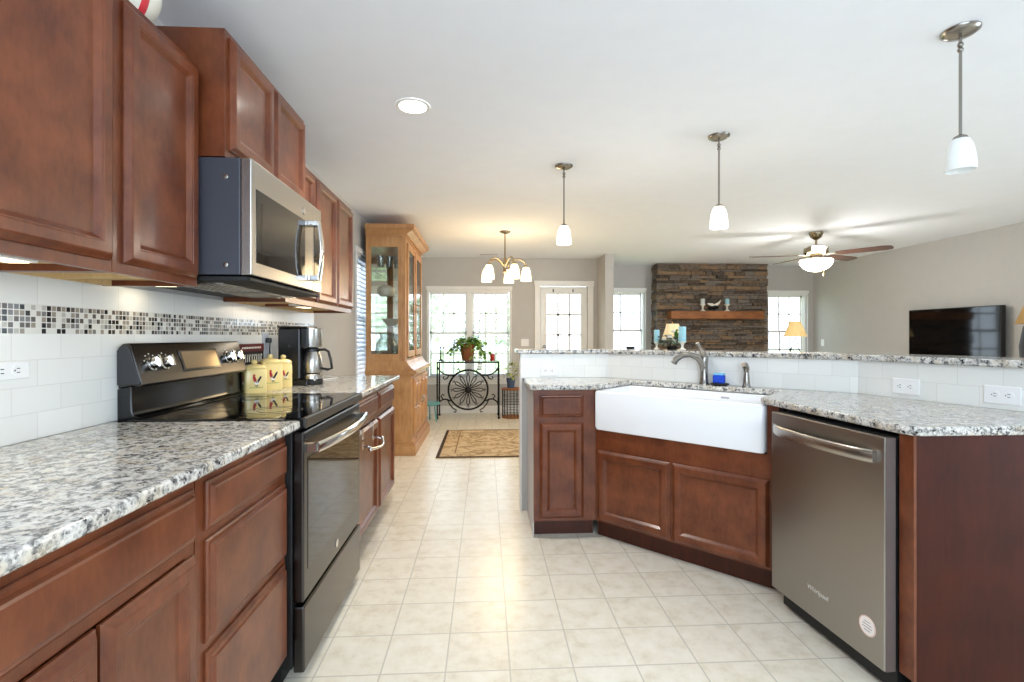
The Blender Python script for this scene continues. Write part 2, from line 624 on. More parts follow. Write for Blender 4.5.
def text(name, body, size, mw, mat, parent, depth=0.0004, shear=0.0):
    cu = bpy.data.curves.new(name, 'FONT')
    cu.body = body
    cu.size = size
    cu.extrude = depth
    cu.align_x = 'CENTER'
    cu.align_y = 'CENTER'
    cu.shear = shear
    tmp = bpy.data.objects.new('tmp', cu)
    COL.objects.link(tmp)
    dg = bpy.context.evaluated_depsgraph_get()
    me = bpy.data.meshes.new_from_object(tmp.evaluated_get(dg))
    bpy.data.objects.remove(tmp)
    me.transform(mw)
    me.materials.clear()
    me.materials.append(mat)
    o = bpy.data.objects.new(name, me)
    COL.objects.link(o)
    o.parent = parent
    return o


FACE = Matrix.Rotation(PI / 2, 4, 'X')     # text lying in xy -> standing in xz, facing -y


def offset_line(pts, d):
    """offset an open polyline to its left by d (mitred)"""
    out = []
    n = len(pts)
    for i in range(n):
        ns = []
        for a, b in ((i - 1, i), (i, i + 1)):
            if a >= 0 and b < n:
                dx, dy = pts[b][0] - pts[a][0], pts[b][1] - pts[a][1]
                L = math.hypot(dx, dy)
                ns.append((-dy / L, dx / L))
        if len(ns) == 1:
            nx, ny = ns[0]
            k = 1
        else:
            nx, ny = ns[0][0] + ns[1][0], ns[0][1] + ns[1][1]
            L = math.hypot(nx, ny)
            nx, ny = nx / L, ny / L
            k = 1 / (nx * ns[0][0] + ny * ns[0][1])
        out.append((pts[i][0] + nx * d * k, pts[i][1] + ny * d * k))
    return out


# ------------------------------------------------------------------ the room shell
XL, XR, YD, YL, ZC, YR = -1.26, 5.76, 7.72, 8.36, 2.425, -1.2


def wall_x(name, y0, y1, xa, xb, openings, mat=M['wall'], z1=ZC):
    """wall along x between y0..y1 thick; openings (x0,x1,z0,z1)"""
    b = MB()
    xs = sorted({xa, xb, *[v for o in openings for v in o[:2]]})
    for a, c in zip(xs, xs[1:]):
        o = [q for q in openings if q[0] <= a + 1e-6 and q[1] >= c - 1e-6]
        if not o:
            b.box(a, c, y0, y1, 0, z1)
        else:
            if o[0][2] > 0:
                b.box(a, c, y0, y1, 0, o[0][2])
            if o[0][3] < z1:
                b.box(a, c, y0, y1, o[0][3], z1)
    return b.build(name, mat, kind='structure')


MB().box(XL - 0.15, XR + 0.15, YR - 0.15, YL + 0.15, -0.06, 0).build('floor', M['floor'], kind='structure')
MB().box(XL - 0.15, XR + 0.15, YR - 0.15, YL + 0.15, ZC, ZC + 0.1).build('ceiling', M['ceil'], kind='structure')
WD = (-0.90, 0.40, 0.55, 1.93)          # dining window
DR = (0.865, 1.615, 0.0, 2.0)           # back door
W3 = (1.95, 2.75, 0.6, 1.98)
W4 = (4.94, 5.64, 0.6, 1.95)
wall_x('wall_dining', YD, YD + 0.14, XL - 0.15, 1.77, [WD, DR])
wall_x('wall_living', YL, YL + 0.14, 1.77, XR + 0.15, [W3, W4])
wall_x('wall_partition', 7.2, YL + 0.14, 1.77, 1.90, [])
wall_x('wall_rear', YR - 0.14, YR, XL - 0.15, XR + 0.15, [(-1.15, 1.75, 0.75, 2.36)])  # unseen opening, added and sized so sky light fills kitchen and ceiling
LW = (4.87, 6.17, 0.72, 2.03)           # left wall window (y0,y1,z0,z1)
b = MB()
b.box(XL - 0.14, XL, YR, LW[0], 0, ZC)
b.box(XL - 0.14, XL, LW[1], YD, 0, ZC)
b.box(XL - 0.14, XL, LW[0], LW[1], 0, LW[2])
b.box(XL - 0.14, XL, LW[0], LW[1], LW[3], ZC)
b.build('wall_left', M['wall'], kind='structure')
b = MB()
b.box(XR, XR + 0.14, 1.5, YL, 0, ZC)
b.box(XR, XR + 0.14, YR, 1.5, 2.32, ZC)  # gap below is an unseen opening, added for light from the right
b.box(XR, XR + 0.14, YR, -0.9, 0, 2.32)
b.build('wall_right', M['wall'], kind='structure')


def baseboard(name, boxes):
    b = MB()
    for q in boxes:
        b.box(*q, 0, 0.10)
        x0, x1, y0, y1 = q
        b.box(x0 + 0.003, x1 - 0.003, y0 + 0.003, y1 - 0.003, 0.10, 0.115)
    b.build(name, M['white'], kind='structure', bevel=0.002)


baseboard('baseboard_dining', [(XL, 0.77, YD - 0.015, YD), (1.70, 1.77, YD - 0.015, YD)])
baseboard('baseboard_left', [(XL, XL + 0.015, 3.70, YD - 0.02)])
baseboard('baseboard_partition', [(1.755, 1.77, 7.185, YD - 0.02), (1.755, 1.915, 7.185, 7.2)])
baseboard('baseboard_living', [(1.92, 2.86, YL - 0.015, YL), (4.78, XR - 0.02, YL - 0.015, YL)])
baseboard('baseboard_right', [(XR - 0.015, XR, 1.5, YL)])


def window(name, o, y, units, cols, casing=0.012, head=0.05, blinds=True, valance=False):
    """o=(x0,x1,z0,z1) opening in a wall whose room face is at y; the glass sits deeper"""
    x0, x1, z0, z1 = o
    r = struct_root(name)
    c = MB()
    for a, bb in ((x0 - casing, x0), (x1, x1 + casing)):
        c.box(a, bb, y - 0.015, y, z0 - 0.02, z1)
    c.box(x0 - casing - 0.01, x1 + casing + 0.01, y - 0.022, y, z1, z1 + head)
    c.build('window_casing', M['white'], r, bevel=0.003)
    c = MB()
    c.box(x0 - casing - 0.02, x1 + casing + 0.02, y - 0.06, y + 0.02, z0 - 0.03, z0)
    c.box(x0 - casing, x1 + casing, y - 0.014, y, z0 - 0.10, z0 - 0.03)
    c.build('window_sill', M['white'], r, bevel=0.003)
    f = MB()
    for a, bb in ((x0, x0 + 0.02), (x1 - 0.02, x1)):
        f.box(a, bb, y + 0.03, y + 0.13, z0, z1)
    f.box(x0, x1, y, y + 0.13, z1 - 0.03, z1)
    f.box(x0, x1, y + 0.02, y + 0.13, z0, z0 + 0.03)
    w = (x1 - x0) / units
    for u in range(1, units):
        f.box(x0 + u * w - 0.045, x0 + u * w + 0.045, y + 0.03, y + 0.13, z0, z1)
    f.build('window_frame', M['white'], r, bevel=0.002)
    for u in range(units):
        a = x0 + u * w + (0.03 if u == 0 else 0.045)
        e = x0 + (u + 1) * w - (0.03 if u == units - 1 else 0.045)
        zm = (z0 + z1) / 2 + 0.01
        for k, (za, zb, yy) in enumerate(((z0 + 0.03, zm + 0.02, y + 0.075), (zm - 0.02, z1 - 0.03, y + 0.10))):
            s = MB()
            s.box(a, a + 0.028, yy, yy + 0.025, za, zb)
            s.box(e - 0.028, e, yy, yy + 0.025, za, zb)
            s.box(a, e, yy, yy + 0.025, za, za + 0.035)
            s.box(a, e, yy, yy + 0.025, zb - 0.035, zb)
            for j in range(1, cols):
                q = a + 0.035 + (e - a - 0.07) * j / cols
                s.box(q - 0.012, q + 0.012, yy + 0.006, yy + 0.019, za, zb)
            q = (za + zb) / 2
            s.box(a, e, yy + 0.006, yy + 0.019, q - 0.012, q + 0.012)
            sash = s.build('window_sash', M['white'], r)
            MB().box(a + 0.03, e - 0.03, yy + 0.011, yy + 0.014, za + 0.03, zb - 0.03).build('window_pane', M['glass'], sash)
    return r


window('window_2', WD, YD, 2, 3)
window('window_3', W3, YL, 1, 2)
window('window_4', W4, YL, 1, 3)
# left wall window: same thing turned a quarter
r = window('window_1', (LW[0], LW[1], LW[2], LW[3]), 0, 2, 2, casing=0.02)
r.rotation_euler = (0, 0, PI / 2)
r.location = (XL, 0, 0)


def blind(label, x0, x1, z0, z1, y, tilt, pitch=0.045, rz=0.0, loc=(0, 0, 0), stack=0.0):
    t = thing('window_blind', label, 'blind', loc, rz, 'horizontal blinds in the windows')
    MB().box(x0, x1, y - 0.025, y + 0.025, z1 - 0.045, z1).build('headrail', M['blind'], t, bevel=0.003)
    s = MB()
    n = int((z1 - 0.06 - z0) / pitch)
    for i in range(n):
        z = z0 + 0.04 + i * pitch
        s.M = Matrix.Translation((0, y, z)) @ Matrix.Rotation(tilt, 4, 'X')
        s.box(x0 + 0.004, x1 - 0.004, -0.024, 0.024, -0.0012, 0.0012)
    s.build('slats', M['blind'], t)
    MB().box(x0, x1, y - 0.02, y + 0.02, z0, z0 + 0.018).build('bottom_rail', M['blind'], t, bevel=0.002)
    c = MB()
    for x in (x0 + 0.12, (x0 + x1) / 2, x1 - 0.12):
        c.box(x - 0.0015, x + 0.0015, y - 0.026, y - 0.024, z0, z1 - 0.02)
    c.build('ladder_cord', M['blind'], t)
    return t


blind('white horizontal blind, half closed, in the left wall window beside the oak hutch', LW[0] + 0.03, LW[1] - 0.03, LW[2] + 0.02, LW[3], 0.045, 0.75, rz=PI / 2, loc=(XL, 0, 0))
blind('white horizontal blind with open slats in the left half of the dining window', WD[0] + 0.032, WD[0] + 0.60, WD[2] + 0.02, WD[3] - 0.03, YD + 0.04, 0.06)
blind('white horizontal blind with open slats in the right half of the dining window', WD[0] + 0.70, WD[1] - 0.032, WD[2] + 0.02, WD[3] - 0.03, YD + 0.04, 0.06)

# glazed back door
door = struct_root('door_1')
c = MB()
c.box(DR[0] - 0.09, DR[0], YD - 0.02, YD, 0, DR[3] + 0.02)
c.box(DR[1], DR[1] + 0.09, YD - 0.02, YD, 0, DR[3] + 0.02)
c.box(DR[0] - 0.10, DR[1] + 0.10, YD - 0.024, YD, DR[3] + 0.02 - 0.03, DR[3] + 0.075)
c.build('door_casing', M['white'], door, bevel=0.004)
x0, x1, ys = DR[0] + 0.006, DR[1] - 0.006, YD + 0.02
gl = (0.965, 1.51, 0.90, 1.865)
c = MB()
c.box(x0, gl[0], ys, ys + 0.045, 0.01, 1.985)
c.box(gl[1], x1, ys, ys + 0.045, 0.01, 1.985)
c.box(gl[0], gl[1], ys, ys + 0.045, gl[3], 1.985)
c.box(gl[0], gl[1], ys, ys + 0.045, 0.01, gl[2])
c.build('door_slab', M['white'], door, bevel=0.003)
c = MB()
for a, e, za, zb in ((gl[0] - 0.02, gl[1] + 0.02, gl[3], gl[3] + 0.025), (gl[0] - 0.02, gl[1] + 0.02, gl[2] - 0.025, gl[2]), (gl[0] - 0.025, gl[0], gl[2], gl[3]), (gl[1], gl[1] + 0.025, gl[2], gl[3])):
    c.box(a, e, ys - 0.012, ys, za, zb)
for k in (1, 2):
    q = gl[0] + (gl[1] - gl[0]) * k / 3
    c.box(q - 0.016, q + 0.016, ys - 0.006, ys + 0.02, gl[2], gl[3])
    q = gl[2] + (gl[3] - gl[2]) * k / 3
    c.box(gl[0], gl[1], ys - 0.006, ys + 0.02, q - 0.016, q + 0.016)
c.build('door_muntin', M['white'], door)
MB().box(gl[0], gl[1], ys + 0.02, ys + 0.024, gl[2], gl[3]).build('door_pane', M['glass'], door)
c = MB()
for xa, xb in ((x0 + 0.10, 1.21), (1.26, x1 - 0.10)):
    c.panel(xa, xb, 0.20, 0.75, [(0, ys), (0.012, ys - 0.008), (0.04, ys - 0.002), (0.06, ys - 0.008)])
c.build('door_lower_panel', M['white'], door)
k = MB()
k.M = Matrix.Translation((x0 + 0.055, ys, 1.03)) @ Matrix.Rotation(PI / 2, 4, 'X')
k.lathe([(0.030, 0), (0.030, 0.006), (0.012, 0.010), (0.012, 0.03), (0.026, 0.04), (0.028, 0.055), (0.018, 0.066), (0.002, 0.068)], seg=18)
k.build('door_knob', M['nickel'], door, smooth=40)
for hx in (1.07, 1.385):
    h = MB()
    h.box(hx - 0.008, hx + 0.008, ys - 0.004, ys, 1.90, 1.945)
    h.tube([(hx, ys - 0.003, 1.91), (hx, ys - 0.02, 1.90), (hx, ys - 0.026, 1.915)], 0.004, 6)
    h.build('door_hook', M['blackmat'], door)
for hz in (0.25, 1.0, 1.78):
    MB().box(x1 + 0.0, x1 + 0.012, ys - 0.014, ys + 0.01, hz - 0.05, hz + 0.05).build('door_hinge', M['nickel'], door)

# ------------------------------------------------------------------ outdoors: lawn and trees
g = MB()
g.box(-30, 40, YL + 0.2, 60, -0.6, -0.5)
g.build('ground', M['lawn'], kind='structure')


def leaf_cloud(mb, c, rad, n, size, rnd, flat=1.0):
    for _ in range(n):
        while True:
            d = Vector((rnd.uniform(-1, 1), rnd.uniform(-1, 1), rnd.uniform(-1, 1)))
            if 0.3 < d.length < 1:
                break
        p = Vector(c) + Vector((d.x * rad[0], d.y * rad[1], d.z * rad[2]))
        mb.M = Matrix.Translation(p) @ Matrix.Rotation(rnd.uniform(0, 6.28), 4, 'Z') @ Matrix.Rotation(rnd.uniform(-1, 1), 4, 'X') @ Matrix.Rotation(rnd.uniform(-0.6, 0.6), 4, 'Y')
        s = size * rnd.uniform(0.7, 1.2)
        mb.add([(0, -s, 0), (s * 0.45, -0.3 * s, 0.05 * s), (s * 0.4, 0.35 * s, 0.04 * s), (0, s, -0.12 * s), (-s * 0.4, 0.35 * s, 0.04 * s), (-s * 0.45, -0.3 * s, 0.05 * s)], [(0, 1, 2, 3), (0, 3, 4, 5)])
    mb.M = Matrix.Identity(4)


rnd = random.Random(4)
for x, y, h, rr, lab in ((-2.3, 18.0, 4.0, 1.25, 'leafy tree, glare-paled in colour, outside the left half of the dining window, beside the oak hutch'),
                         (-0.3, 25.0, 3.0, 1.2, 'low rounded tree, glare-paled in colour, outside behind the potted vine'),
                         (0.95, 19.0, 3.4, 1.05, 'leafy tree, glare-paled in colour, outside the right half of the dining window')):
    t = thing('garden_tree', lab, 'tree', (x, y, -0.5), 0, 'trees outside the windows')
    MB().tube([(0, 0, -0.05), (0.05, 0, h * 0.3), (-0.03, 0.05, h * 0.6), (0, 0, h * 0.85)], [0.13, 0.10, 0.07, 0.03], 8).build('bark_stem', M['bark'], t, smooth=60)
    m = MB()
    leaf_cloud(m, (0, 0, h * 0.66), (rr, rr, h * 0.32), 300, 0.22, rnd)
    m.build('foliage', M['glareleaf'], t)

# ------------------------------------------------------------------ peninsula wall, backsplashes
PW = [(0.25, 3.385), (0.857, 3.385), (1.873, 2.377), (2.125, 1.455)]
ZB0, ZB1 = 1.079, 1.109


def strip(front, back, z0, z1):
    return front + list(reversed(back)), z0, z1


bk = offset_line(PW, 0.12)
m = MB()
m.prism(PW + list(reversed(bk)), 0, ZB0 - 0.0006)
m.build('wall_peninsula', M['wall'], kind='structure')
MB().box(0.238, 0.25, 3.36, 3.50, 0, 0.11).build('baseboard_peninsula', M['white'], kind='structure', bevel=0.004)
MB().box(0.2405, 0.2495, 3.375, 3.51, 0.115, ZB0 - 0.001).build('trim_1', M['white'], kind='structure')
f2 = offset_line(PW, -0.008)
dirs = [(1, 0), (0.7099, -0.7043), (0.2637, -0.9646)]
for i in range(3):
    m = MB()
    m.prism([PW[i], PW[i + 1], f2[i + 1], f2[i]], 0.914, ZB0 - 0.0006)
    m.build('wall_tile', subway_mat('peninsula_subway_tile', dirs[i], h=0.0825), kind='structure')
# left wall backsplash
MB().box(XL, XL + 0.008, -0.6, 3.67, 0.914, 1.2065).build('wall_tile', subway_mat('left_subway_tile', (0, 1)), kind='structure')
MB().box(XL, XL + 0.008, -0.6, 3.67, 1.2065, 1.288).build('wall_tile', M['mosaic'], kind='structure')
MB().box(XL, XL + 0.008, -0.6, 3.67, 1.288, 1.37).build('wall_tile', subway_mat('upper_subway_tile', (0, 1), h=0.084, z0=1.288), kind='structure')

# ------------------------------------------------------------------ countertops
ZT0, ZT1 = 0.884, 0.914


def slab(name, poly, z0, z1, label, cat):
    m = MB()
    m.prism(poly, z0, z1)
    o = m.build(name, M['granite'], bevel=0.008, bseg=3, smooth=50)
    return tag(o, label, cat)


XC = -0.628
slab('countertop', [(XL + 0.009, -0.6), (XC, -0.6), (XC, 1.712), (XL + 0.009, 1.712)], ZT0, ZT1,
     'speckled grey granite countertop on the near left cabinets, ending at the range', 'countertop')
slab('countertop', [(XL + 0.009, 2.488), (XC, 2.488), (XC, 3.665), (XL + 0.009, 3.665)], ZT0, ZT1,
     'short granite countertop beyond the range carrying the coffee maker and yellow canisters', 'countertop')
arc = [(1.335 + 0.05 - 0.05 * math.cos(a), 1.525 - 0.05 * math.sin(a)) for a in [PI / 2 * k / 6 for k in range(7)]]
pen = [(0.258, 2.865), (0.657, 2.865), (0.940, 3.147), (1.566, 2.522), (1.288, 2.244)] + arc + [(2.112, 1.475)]
pen += list(reversed([(p[0], p[1]) for p in offset_line(PW, -0.009)[1:3]])) + [(0.258, 3.376)]
slab('countertop', pen, ZT0, ZT1, 'angled granite countertop wrapping the white farmhouse sink on the peninsula', 'countertop')
bf, bb = offset_line(PW, -0.03), offset_line(PW, 0.30)
bf[0] = (0.215, bf[0][1])
bb[0] = (0.215, bb[0][1])
slab('bar_countertop', bf + list(reversed(bb)), ZB0, ZB1, 'raised granite bar top bending along the tiled peninsula wall', 'countertop')

# ------------------------------------------------------------------ cabinets (local frame: x = width, front towards -y, z up)
DOOR = lambda y: [(0, y), (0, y - 0.007), (0.004, y - 0.010), (0.013, y - 0.0195), (0.017, y - 0.021), (0.040, y - 0.021), (0.043, y - 0.019), (0.046, y - 0.019), (0.058, y - 0.007), (0.062, y - 0.0065)]
DRAW = lambda y: [(0, y), (0, y - 0.006), (0.005, y - 0.010), (0.011, y - 0.011), (0.016, y - 0.018), (0.021, y - 0.0205)]


def cab_door(par, x0, x1, z0, z1, y):
    return MB().panel(x0, x1, z0, z1, DOOR(y)).build('door', M['cherry'], par)


def cab_drawer(par, x0, x1, z0, z1, y):
    return MB().panel(x0, x1, z0, z1, DRAW(y)).build('drawer', M['cherry'], par)


def face_frame(par, x0, x1, z0, z1, y, sw=0.035, mids=(), rails=(), bot=0.035):
    """y = front plane of the frame, 0.019 thick"""
    f = MB()
    yb = y + 0.019
    f.box(x0, x0 + sw, y, yb, z0, z1)
    f.box(x1 - sw, x1, y, yb, z0, z1)
    f.box(x0 + sw, x1 - sw, y, yb, z1 - 0.035, z1)
    f.box(x0 + sw, x1 - sw, y, yb, z0, z0 + bot)
    for q in mids:
        f.box(q - 0.02, q + 0.02, y + 0.0006, yb - 0.0006, z0 + bot, z1 - 0.035)
    for q in rails:
        f.box(x0 + sw, x1 - sw, y, yb, q - 0.018, q + 0.018)
    return f.build('face_frame', M['cherry'], par)


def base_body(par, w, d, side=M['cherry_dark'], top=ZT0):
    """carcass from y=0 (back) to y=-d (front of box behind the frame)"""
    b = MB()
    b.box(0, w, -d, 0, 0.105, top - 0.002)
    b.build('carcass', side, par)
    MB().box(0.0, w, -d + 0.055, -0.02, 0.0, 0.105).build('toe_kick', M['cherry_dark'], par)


def D(x):
    return -(x - XL)


HALF = PI / 2
XF = -0.68     # face frame plane of the left base run
def left_base(y0, y1, name, label, drawers, doors):
    t = thing(name, label, 'cabinet', (XL + 0.002, y0, 0), HALF, 'base cabinets under the left counters')
    w = y1 - y0
    yf = -(XF - XL - 0.002)
    base_body(t, w, -yf - 0.019)
    face_frame(t, 0, w, 0.105, ZT0 - 0.002, yf, rails=(0.715,) if doors else (0.719, 0.446))
    for a, e, za, zb in drawers:
        cab_drawer(t, a, e, za, zb, yf)
    for a, e, za, zb in doors:
        cab_door(t, a, e, za, zb, yf)
    return t


left_base(0.600, 1.188, 'base_cabinet', 'cherry base cabinet with one wide drawer over two doors under the near counter', [(0.012, 0.578, 0.724, 0.847)], [(0.012, 0.289, 0.118, 0.694), (0.299, 0.578, 0.118, 0.694)])
left_base(-0.555, 0.596, 'base_cabinet', 'cherry base cabinet under the near counter end, nearest of the left run', [(0.012, 0.545, 0.715, 0.858), (0.56, 1.093, 0.715, 0.858)], [(0.012, 0.545, 0.118, 0.690), (0.56, 1.093, 0.118, 0.690)])
left_base(1.192, 1.710, 'drawer_cabinet', 'cherry cabinet with a stack of three drawers beside the range', [(0.034, 0.504, 0.731, 0.849), (0.034, 0.504, 0.458, 0.707), (0.034, 0.504, 0.118, 0.434)], [])
cabc = left_base(2.490, 3.110, 'base_cabinet', 'cherry base cabinet just past the range, chrome towel bar on its door', [(0.02, 0.60, 0.731, 0.849)], [(0.02, 0.60, 0.118, 0.690)])
left_base(3.114, 3.650, 'base_cabinet', 'cherry base cabinet with drawer and door at the far end by the hutch', [(0.02, 0.516, 0.731, 0.849)], [(0.02, 0.516, 0.118, 0.690)])

# towel bar hooked over the door past the range
t = thing('towel_bar', 'chrome curved towel bar hooked over the cabinet door past the range', 'towel bar', (XF + 0.02, 2.80, 0.62), HALF)
for s in (-0.12, 0.12):
    b = MB()
    b.box(s - 0.012, s + 0.012, -0.004, -0.001, -0.03, 0.073)
    b.box(s - 0.012, s + 0.012, -0.004, 0.018, 0.073, 0.0755)
    b.tube([(s, -0.003, -0.01), (s, -0.03, -0.012), (s, -0.05, -0.02)], 0.006, 8)
    b.build('hook', M['chrome'], t)
b = MB()
b.tube([(-0.15 + 0.3 * k / 12, -0.05 - 0.03 * math.sin(PI * k / 12), -0.02 - 0.012 * math.sin(PI * k / 12)) for k in range(13)], 0.008, 10)
for s in (-0.15, 0.15):
    b.ball((s, -0.05, -0.02), 0.012)
b.build('rail', M['chrome'], t, smooth=50)

# wall cabinets
XU = -0.96     # face frame plane of the shallow wall cabinets (doors add 2 cm)


def wall_cab(y0, y1, z0, z1, xf, doors, label, mids=(), lip=0.03):
    t = thing('wall_cabinet', label, 'cabinet', (XL + 0.010, y0, 0), HALF, 'cherry wall cabinets on the left wall')
    w = y1 - y0
    yf = -(xf - XL - 0.010)
    d = -yf - 0.019
    b = MB()
    b.box(0, 0.016, -d, 0, z0, z1)
    b.box(w - 0.016, w, -d, 0, z0, z1)
    b.box(0.016, w - 0.016, -d, 0, z1 - 0.016, z1)
    b.box(0.016, w - 0.016, -0.012, 0, z0 + lip, z1 - 0.016)
    b.build('carcass', M['cherry'], t)
    u = MB()
    u.box(0.016, w - 0.016, -d, 0, z0 + lip - 0.012, z0 + lip)
    u.box(0.016, w - 0.016, -0.03, -0.012, z0, z0 + lip - 0.012)
    u.box(w / 2 - 0.01, w / 2 + 0.01, -d, -0.03, z0 + 0.004, z0 + lip - 0.012)
    u.build('underside', M['pine'], t)
    face_frame(t, 0, w, z0, z1, yf, mids=mids, bot=0.04)
    for a, e in doors:
        cab_door(t, a, e, z0 + 0.028, z1 - 0.02, yf)
    return t


wall_cab(0.395, 1.320, 1.365, 2.105, XU, [(0.012, 0.448), (0.462, 0.915)], 'tall cherry wall cabinet above the near counter, first in the row', mids=(0.455,))
wall_cab(1.322, 1.694, 1.365, 2.105, XU, [(0.030, 0.360)], 'single-door cherry wall cabinet between the first cabinet and the microwave', lip=0.03)
wall_cab(1.698, 2.418, 1.803, 2.232, -0.872, [(0.022, 0.352), (0.362, 0.698)], 'short deep cherry cabinet directly above the microwave', mids=(0.368,))
wall_cab(2.422, 2.815, 1.365, 2.105, XU, [(0.02, 0.378)], 'cherry wall cabinet half hidden just past the microwave')
wall_cab(2.818, 3.585, 1.365, 2.105, XU, [(0.018, 0.374), (0.392, 0.752)], 'two-door cherry wall cabinet at the far end above the coffee maker', mids=(0.383,))

for y, lab in ((1.085, 'white lit under-cabinet light strip below the first wall cabinet'), (2.90, 'small lit under-cabinet light below the cabinet past the microwave')):
    t = thing('under_cabinet_light', lab, 'light', (-1.06, y, 1.381), HALF, 'under-cabinet lights')
    b = MB()
    b.box(-0.11, 0.11, -0.03, 0.03, -0.012, 0.0)
    b.build('housing', M['plastic'], t, bevel=0.003)
    MB().box(-0.095, 0.095, -0.022, 0.022, -0.0145, -0.0115).build('lens', M['undercab'], t)
    light('under_cabinet_glow', 'AREA', (-1.06, y, 1.362), 0.25, (1, 0.9, 0.72), size=0.15)

# striped jar on top of the wall cabinets
t = thing('striped_jar', 'white round jar with a red stripe on top of the wall cabinets', 'jar', (-1.055, 1.475, 2.1055))
MB().lathe([(0.045, 0.0), (0.055, 0.004)] + [(0.104 * math.cos(a), 0.1 + 0.104 * math.sin(a)) for a in [math.radians(-58 + 9.0 * k) for k in range(14)]] + [(0.05, 0.196), (0.048, 0.21)], seg=36).build('body', M['cream'], t, smooth=60)
b = MB()
b.M = Matrix.Translation((0, 0, 0.10)) @ Vector((0, 0, 1)).rotation_difference(Vector((-0.306, -0.944, -0.18))).to_matrix().to_4x4()
b.lathe([(0.1035, -0.011), (0.1052, -0.010), (0.1058, 0), (0.1052, 0.010), (0.1035, 0.011)], seg=48, cap=False)
b.build('stripe', M['brightred'], t, smooth=60)
MB().lathe([(0.052, 0.21), (0.052, 0.222), (0.02, 0.235), (0.016, 0.25), (0.004, 0.255)], seg=24).build('lid', M['cream'], t, smooth=60)

# ------------------------------------------------------------------ range
RY, RW = 1.717, 0.766
t = thing('range', 'slate grey electric range with black glass cooktop set between the left counters', 'stove', (XL, RY, 0), HALF)
rng = t
b = MB()
b.box(0.003, RW - 0.003, D(-0.66), D(-1.25), 0.06, 0.892)
b.box(0.02, RW - 0.02, D(-0.70), D(-1.24), 0.0, 0.06)
b.build('body', M['blackmat'], t, bevel=0.003)
b = MB()
b.box(0.0, RW, D(-0.625), D(-1.20), 0.895, 0.920)
b.build('cooktop', M['blackglass'], t, bevel=0.004)
b = MB()
b.box(0.0, RW, D(-0.612), D(-0.626), 0.884, 0.921)
b.build('cooktop_trim', M['slate'], t, bevel=0.004)
for x, y, rr in ((0.20, -0.80, 0.10), (0.565, -0.80, 0.115), (0.20, -1.06, 0.085), (0.565, -1.06, 0.085)):
    ring = MB()
    for q in (rr, rr * 0.62):
        ring.lathe([(q, 0), (q, 0.0006), (q - 0.003, 0.0006), (q - 0.003, 0)], (x, D(y), 0.9201), 40, cap=False)
    ring.build('burner_ring', M['burner'], t)
b = MB()
b.extrude_x([(D(-1.252), 0.90), (D(-1.252), 1.02), (D(-1.205), 1.03), (D(-1.203), 0.945), (D(-1.196), 0.928), (D(-1.17), 0.921), (D(-1.17), 0.90)], 0.028, RW)
b.build('backguard', M['glossblack'], t, bevel=0.004, smooth=40)
PT = [(D(-1.250), 1.021), (D(-1.250), 1.160), (D(-1.235), 1.174), (D(-1.216), 1.176), (D(-1.209), 1.168), (D(-1.168), 1.034), (D(-1.175), 1.026), (D(-1.205), 1.0305)]
b = MB()
b.extrude_x(PT, 0.03, RW)
b.build('control_panel', M['slate'], t, bevel=0.003, smooth=40)
b = MB()
b.extrude_x([(y * 0.94 - 0.001, 1.1 + (z - 1.1) * 0.86) for y, z in PT], 0.024, 0.030)
b.build('end_cap', M['darkgrey'], t, bevel=0.002)
# frame of the tilted control face
upv = Vector((0, D(-1.209) - D(-1.168), 1.168 - 1.034)).normalized()
nrm = Vector((1, 0, 0)).cross(upv)
if nrm.y > 0:
    nrm = -nrm
def on_panel(x, h):
    p = Vector((x, D(-1.168), 1.034)) + upv * h
    return Matrix.Translation(p) @ Matrix(((1, 0, 0, 0), (0, -nrm.y, upv.y, 0), (0, -nrm.z, upv.z, 0), (0, 0, 0, 1)))   # local -y = outward
for x in (0.105, 0.176, 0.622, 0.694):
    k = MB()
    k.M = on_panel(x, 0.072) @ Matrix.Rotation(PI / 2, 4, 'X')
    k.lathe([(0.027, 0), (0.027, 0.004), (0.0215, 0.006), (0.0205, 0.024), (0.0185, 0.027), (0.004, 0.0275)], seg=26)
    k.box(-0.004, 0.004, -0.0205, 0.0205, 0.024, 0.036)
    k.build('knob', M['chrome'], t, smooth=40)
k = MB()
k.M = on_panel(0.41, 0.073)
k.box(-0.135, 0.135, -0.003, 0.001, -0.044, 0.044)
disp = k.build('display', M['display'], t, bevel=0.002)
k = MB()
k.M = on_panel(0.41, 0.073)
k.box(-0.122, 0.122, -0.0036, -0.003, -0.034, 0.036)
k.build('display_window', M['dispwin'], disp)
for q in (0.105, 0.176, 0.622, 0.694):
    k = MB()
    k.M = on_panel(q, 0.072)
    for a in range(5):
        an = PI * (0.1 + 0.8 * a / 4)
        k.box(0.034 * math.cos(an) - 0.003, 0.034 * math.cos(an) + 0.003, -0.0006, 0, 0.036 * math.sin(an) - 0.0018, 0.036 * math.sin(an) + 0.0018)
    k.build('control_marking', M['marking'], t)
k = MB()
k.M = on_panel(0.238, 0.075)
k.box(-0.008, 0.008, -0.003, 0.001, -0.014, 0.014)
k.build('rocker_button', M['black'], t, bevel=0.002)
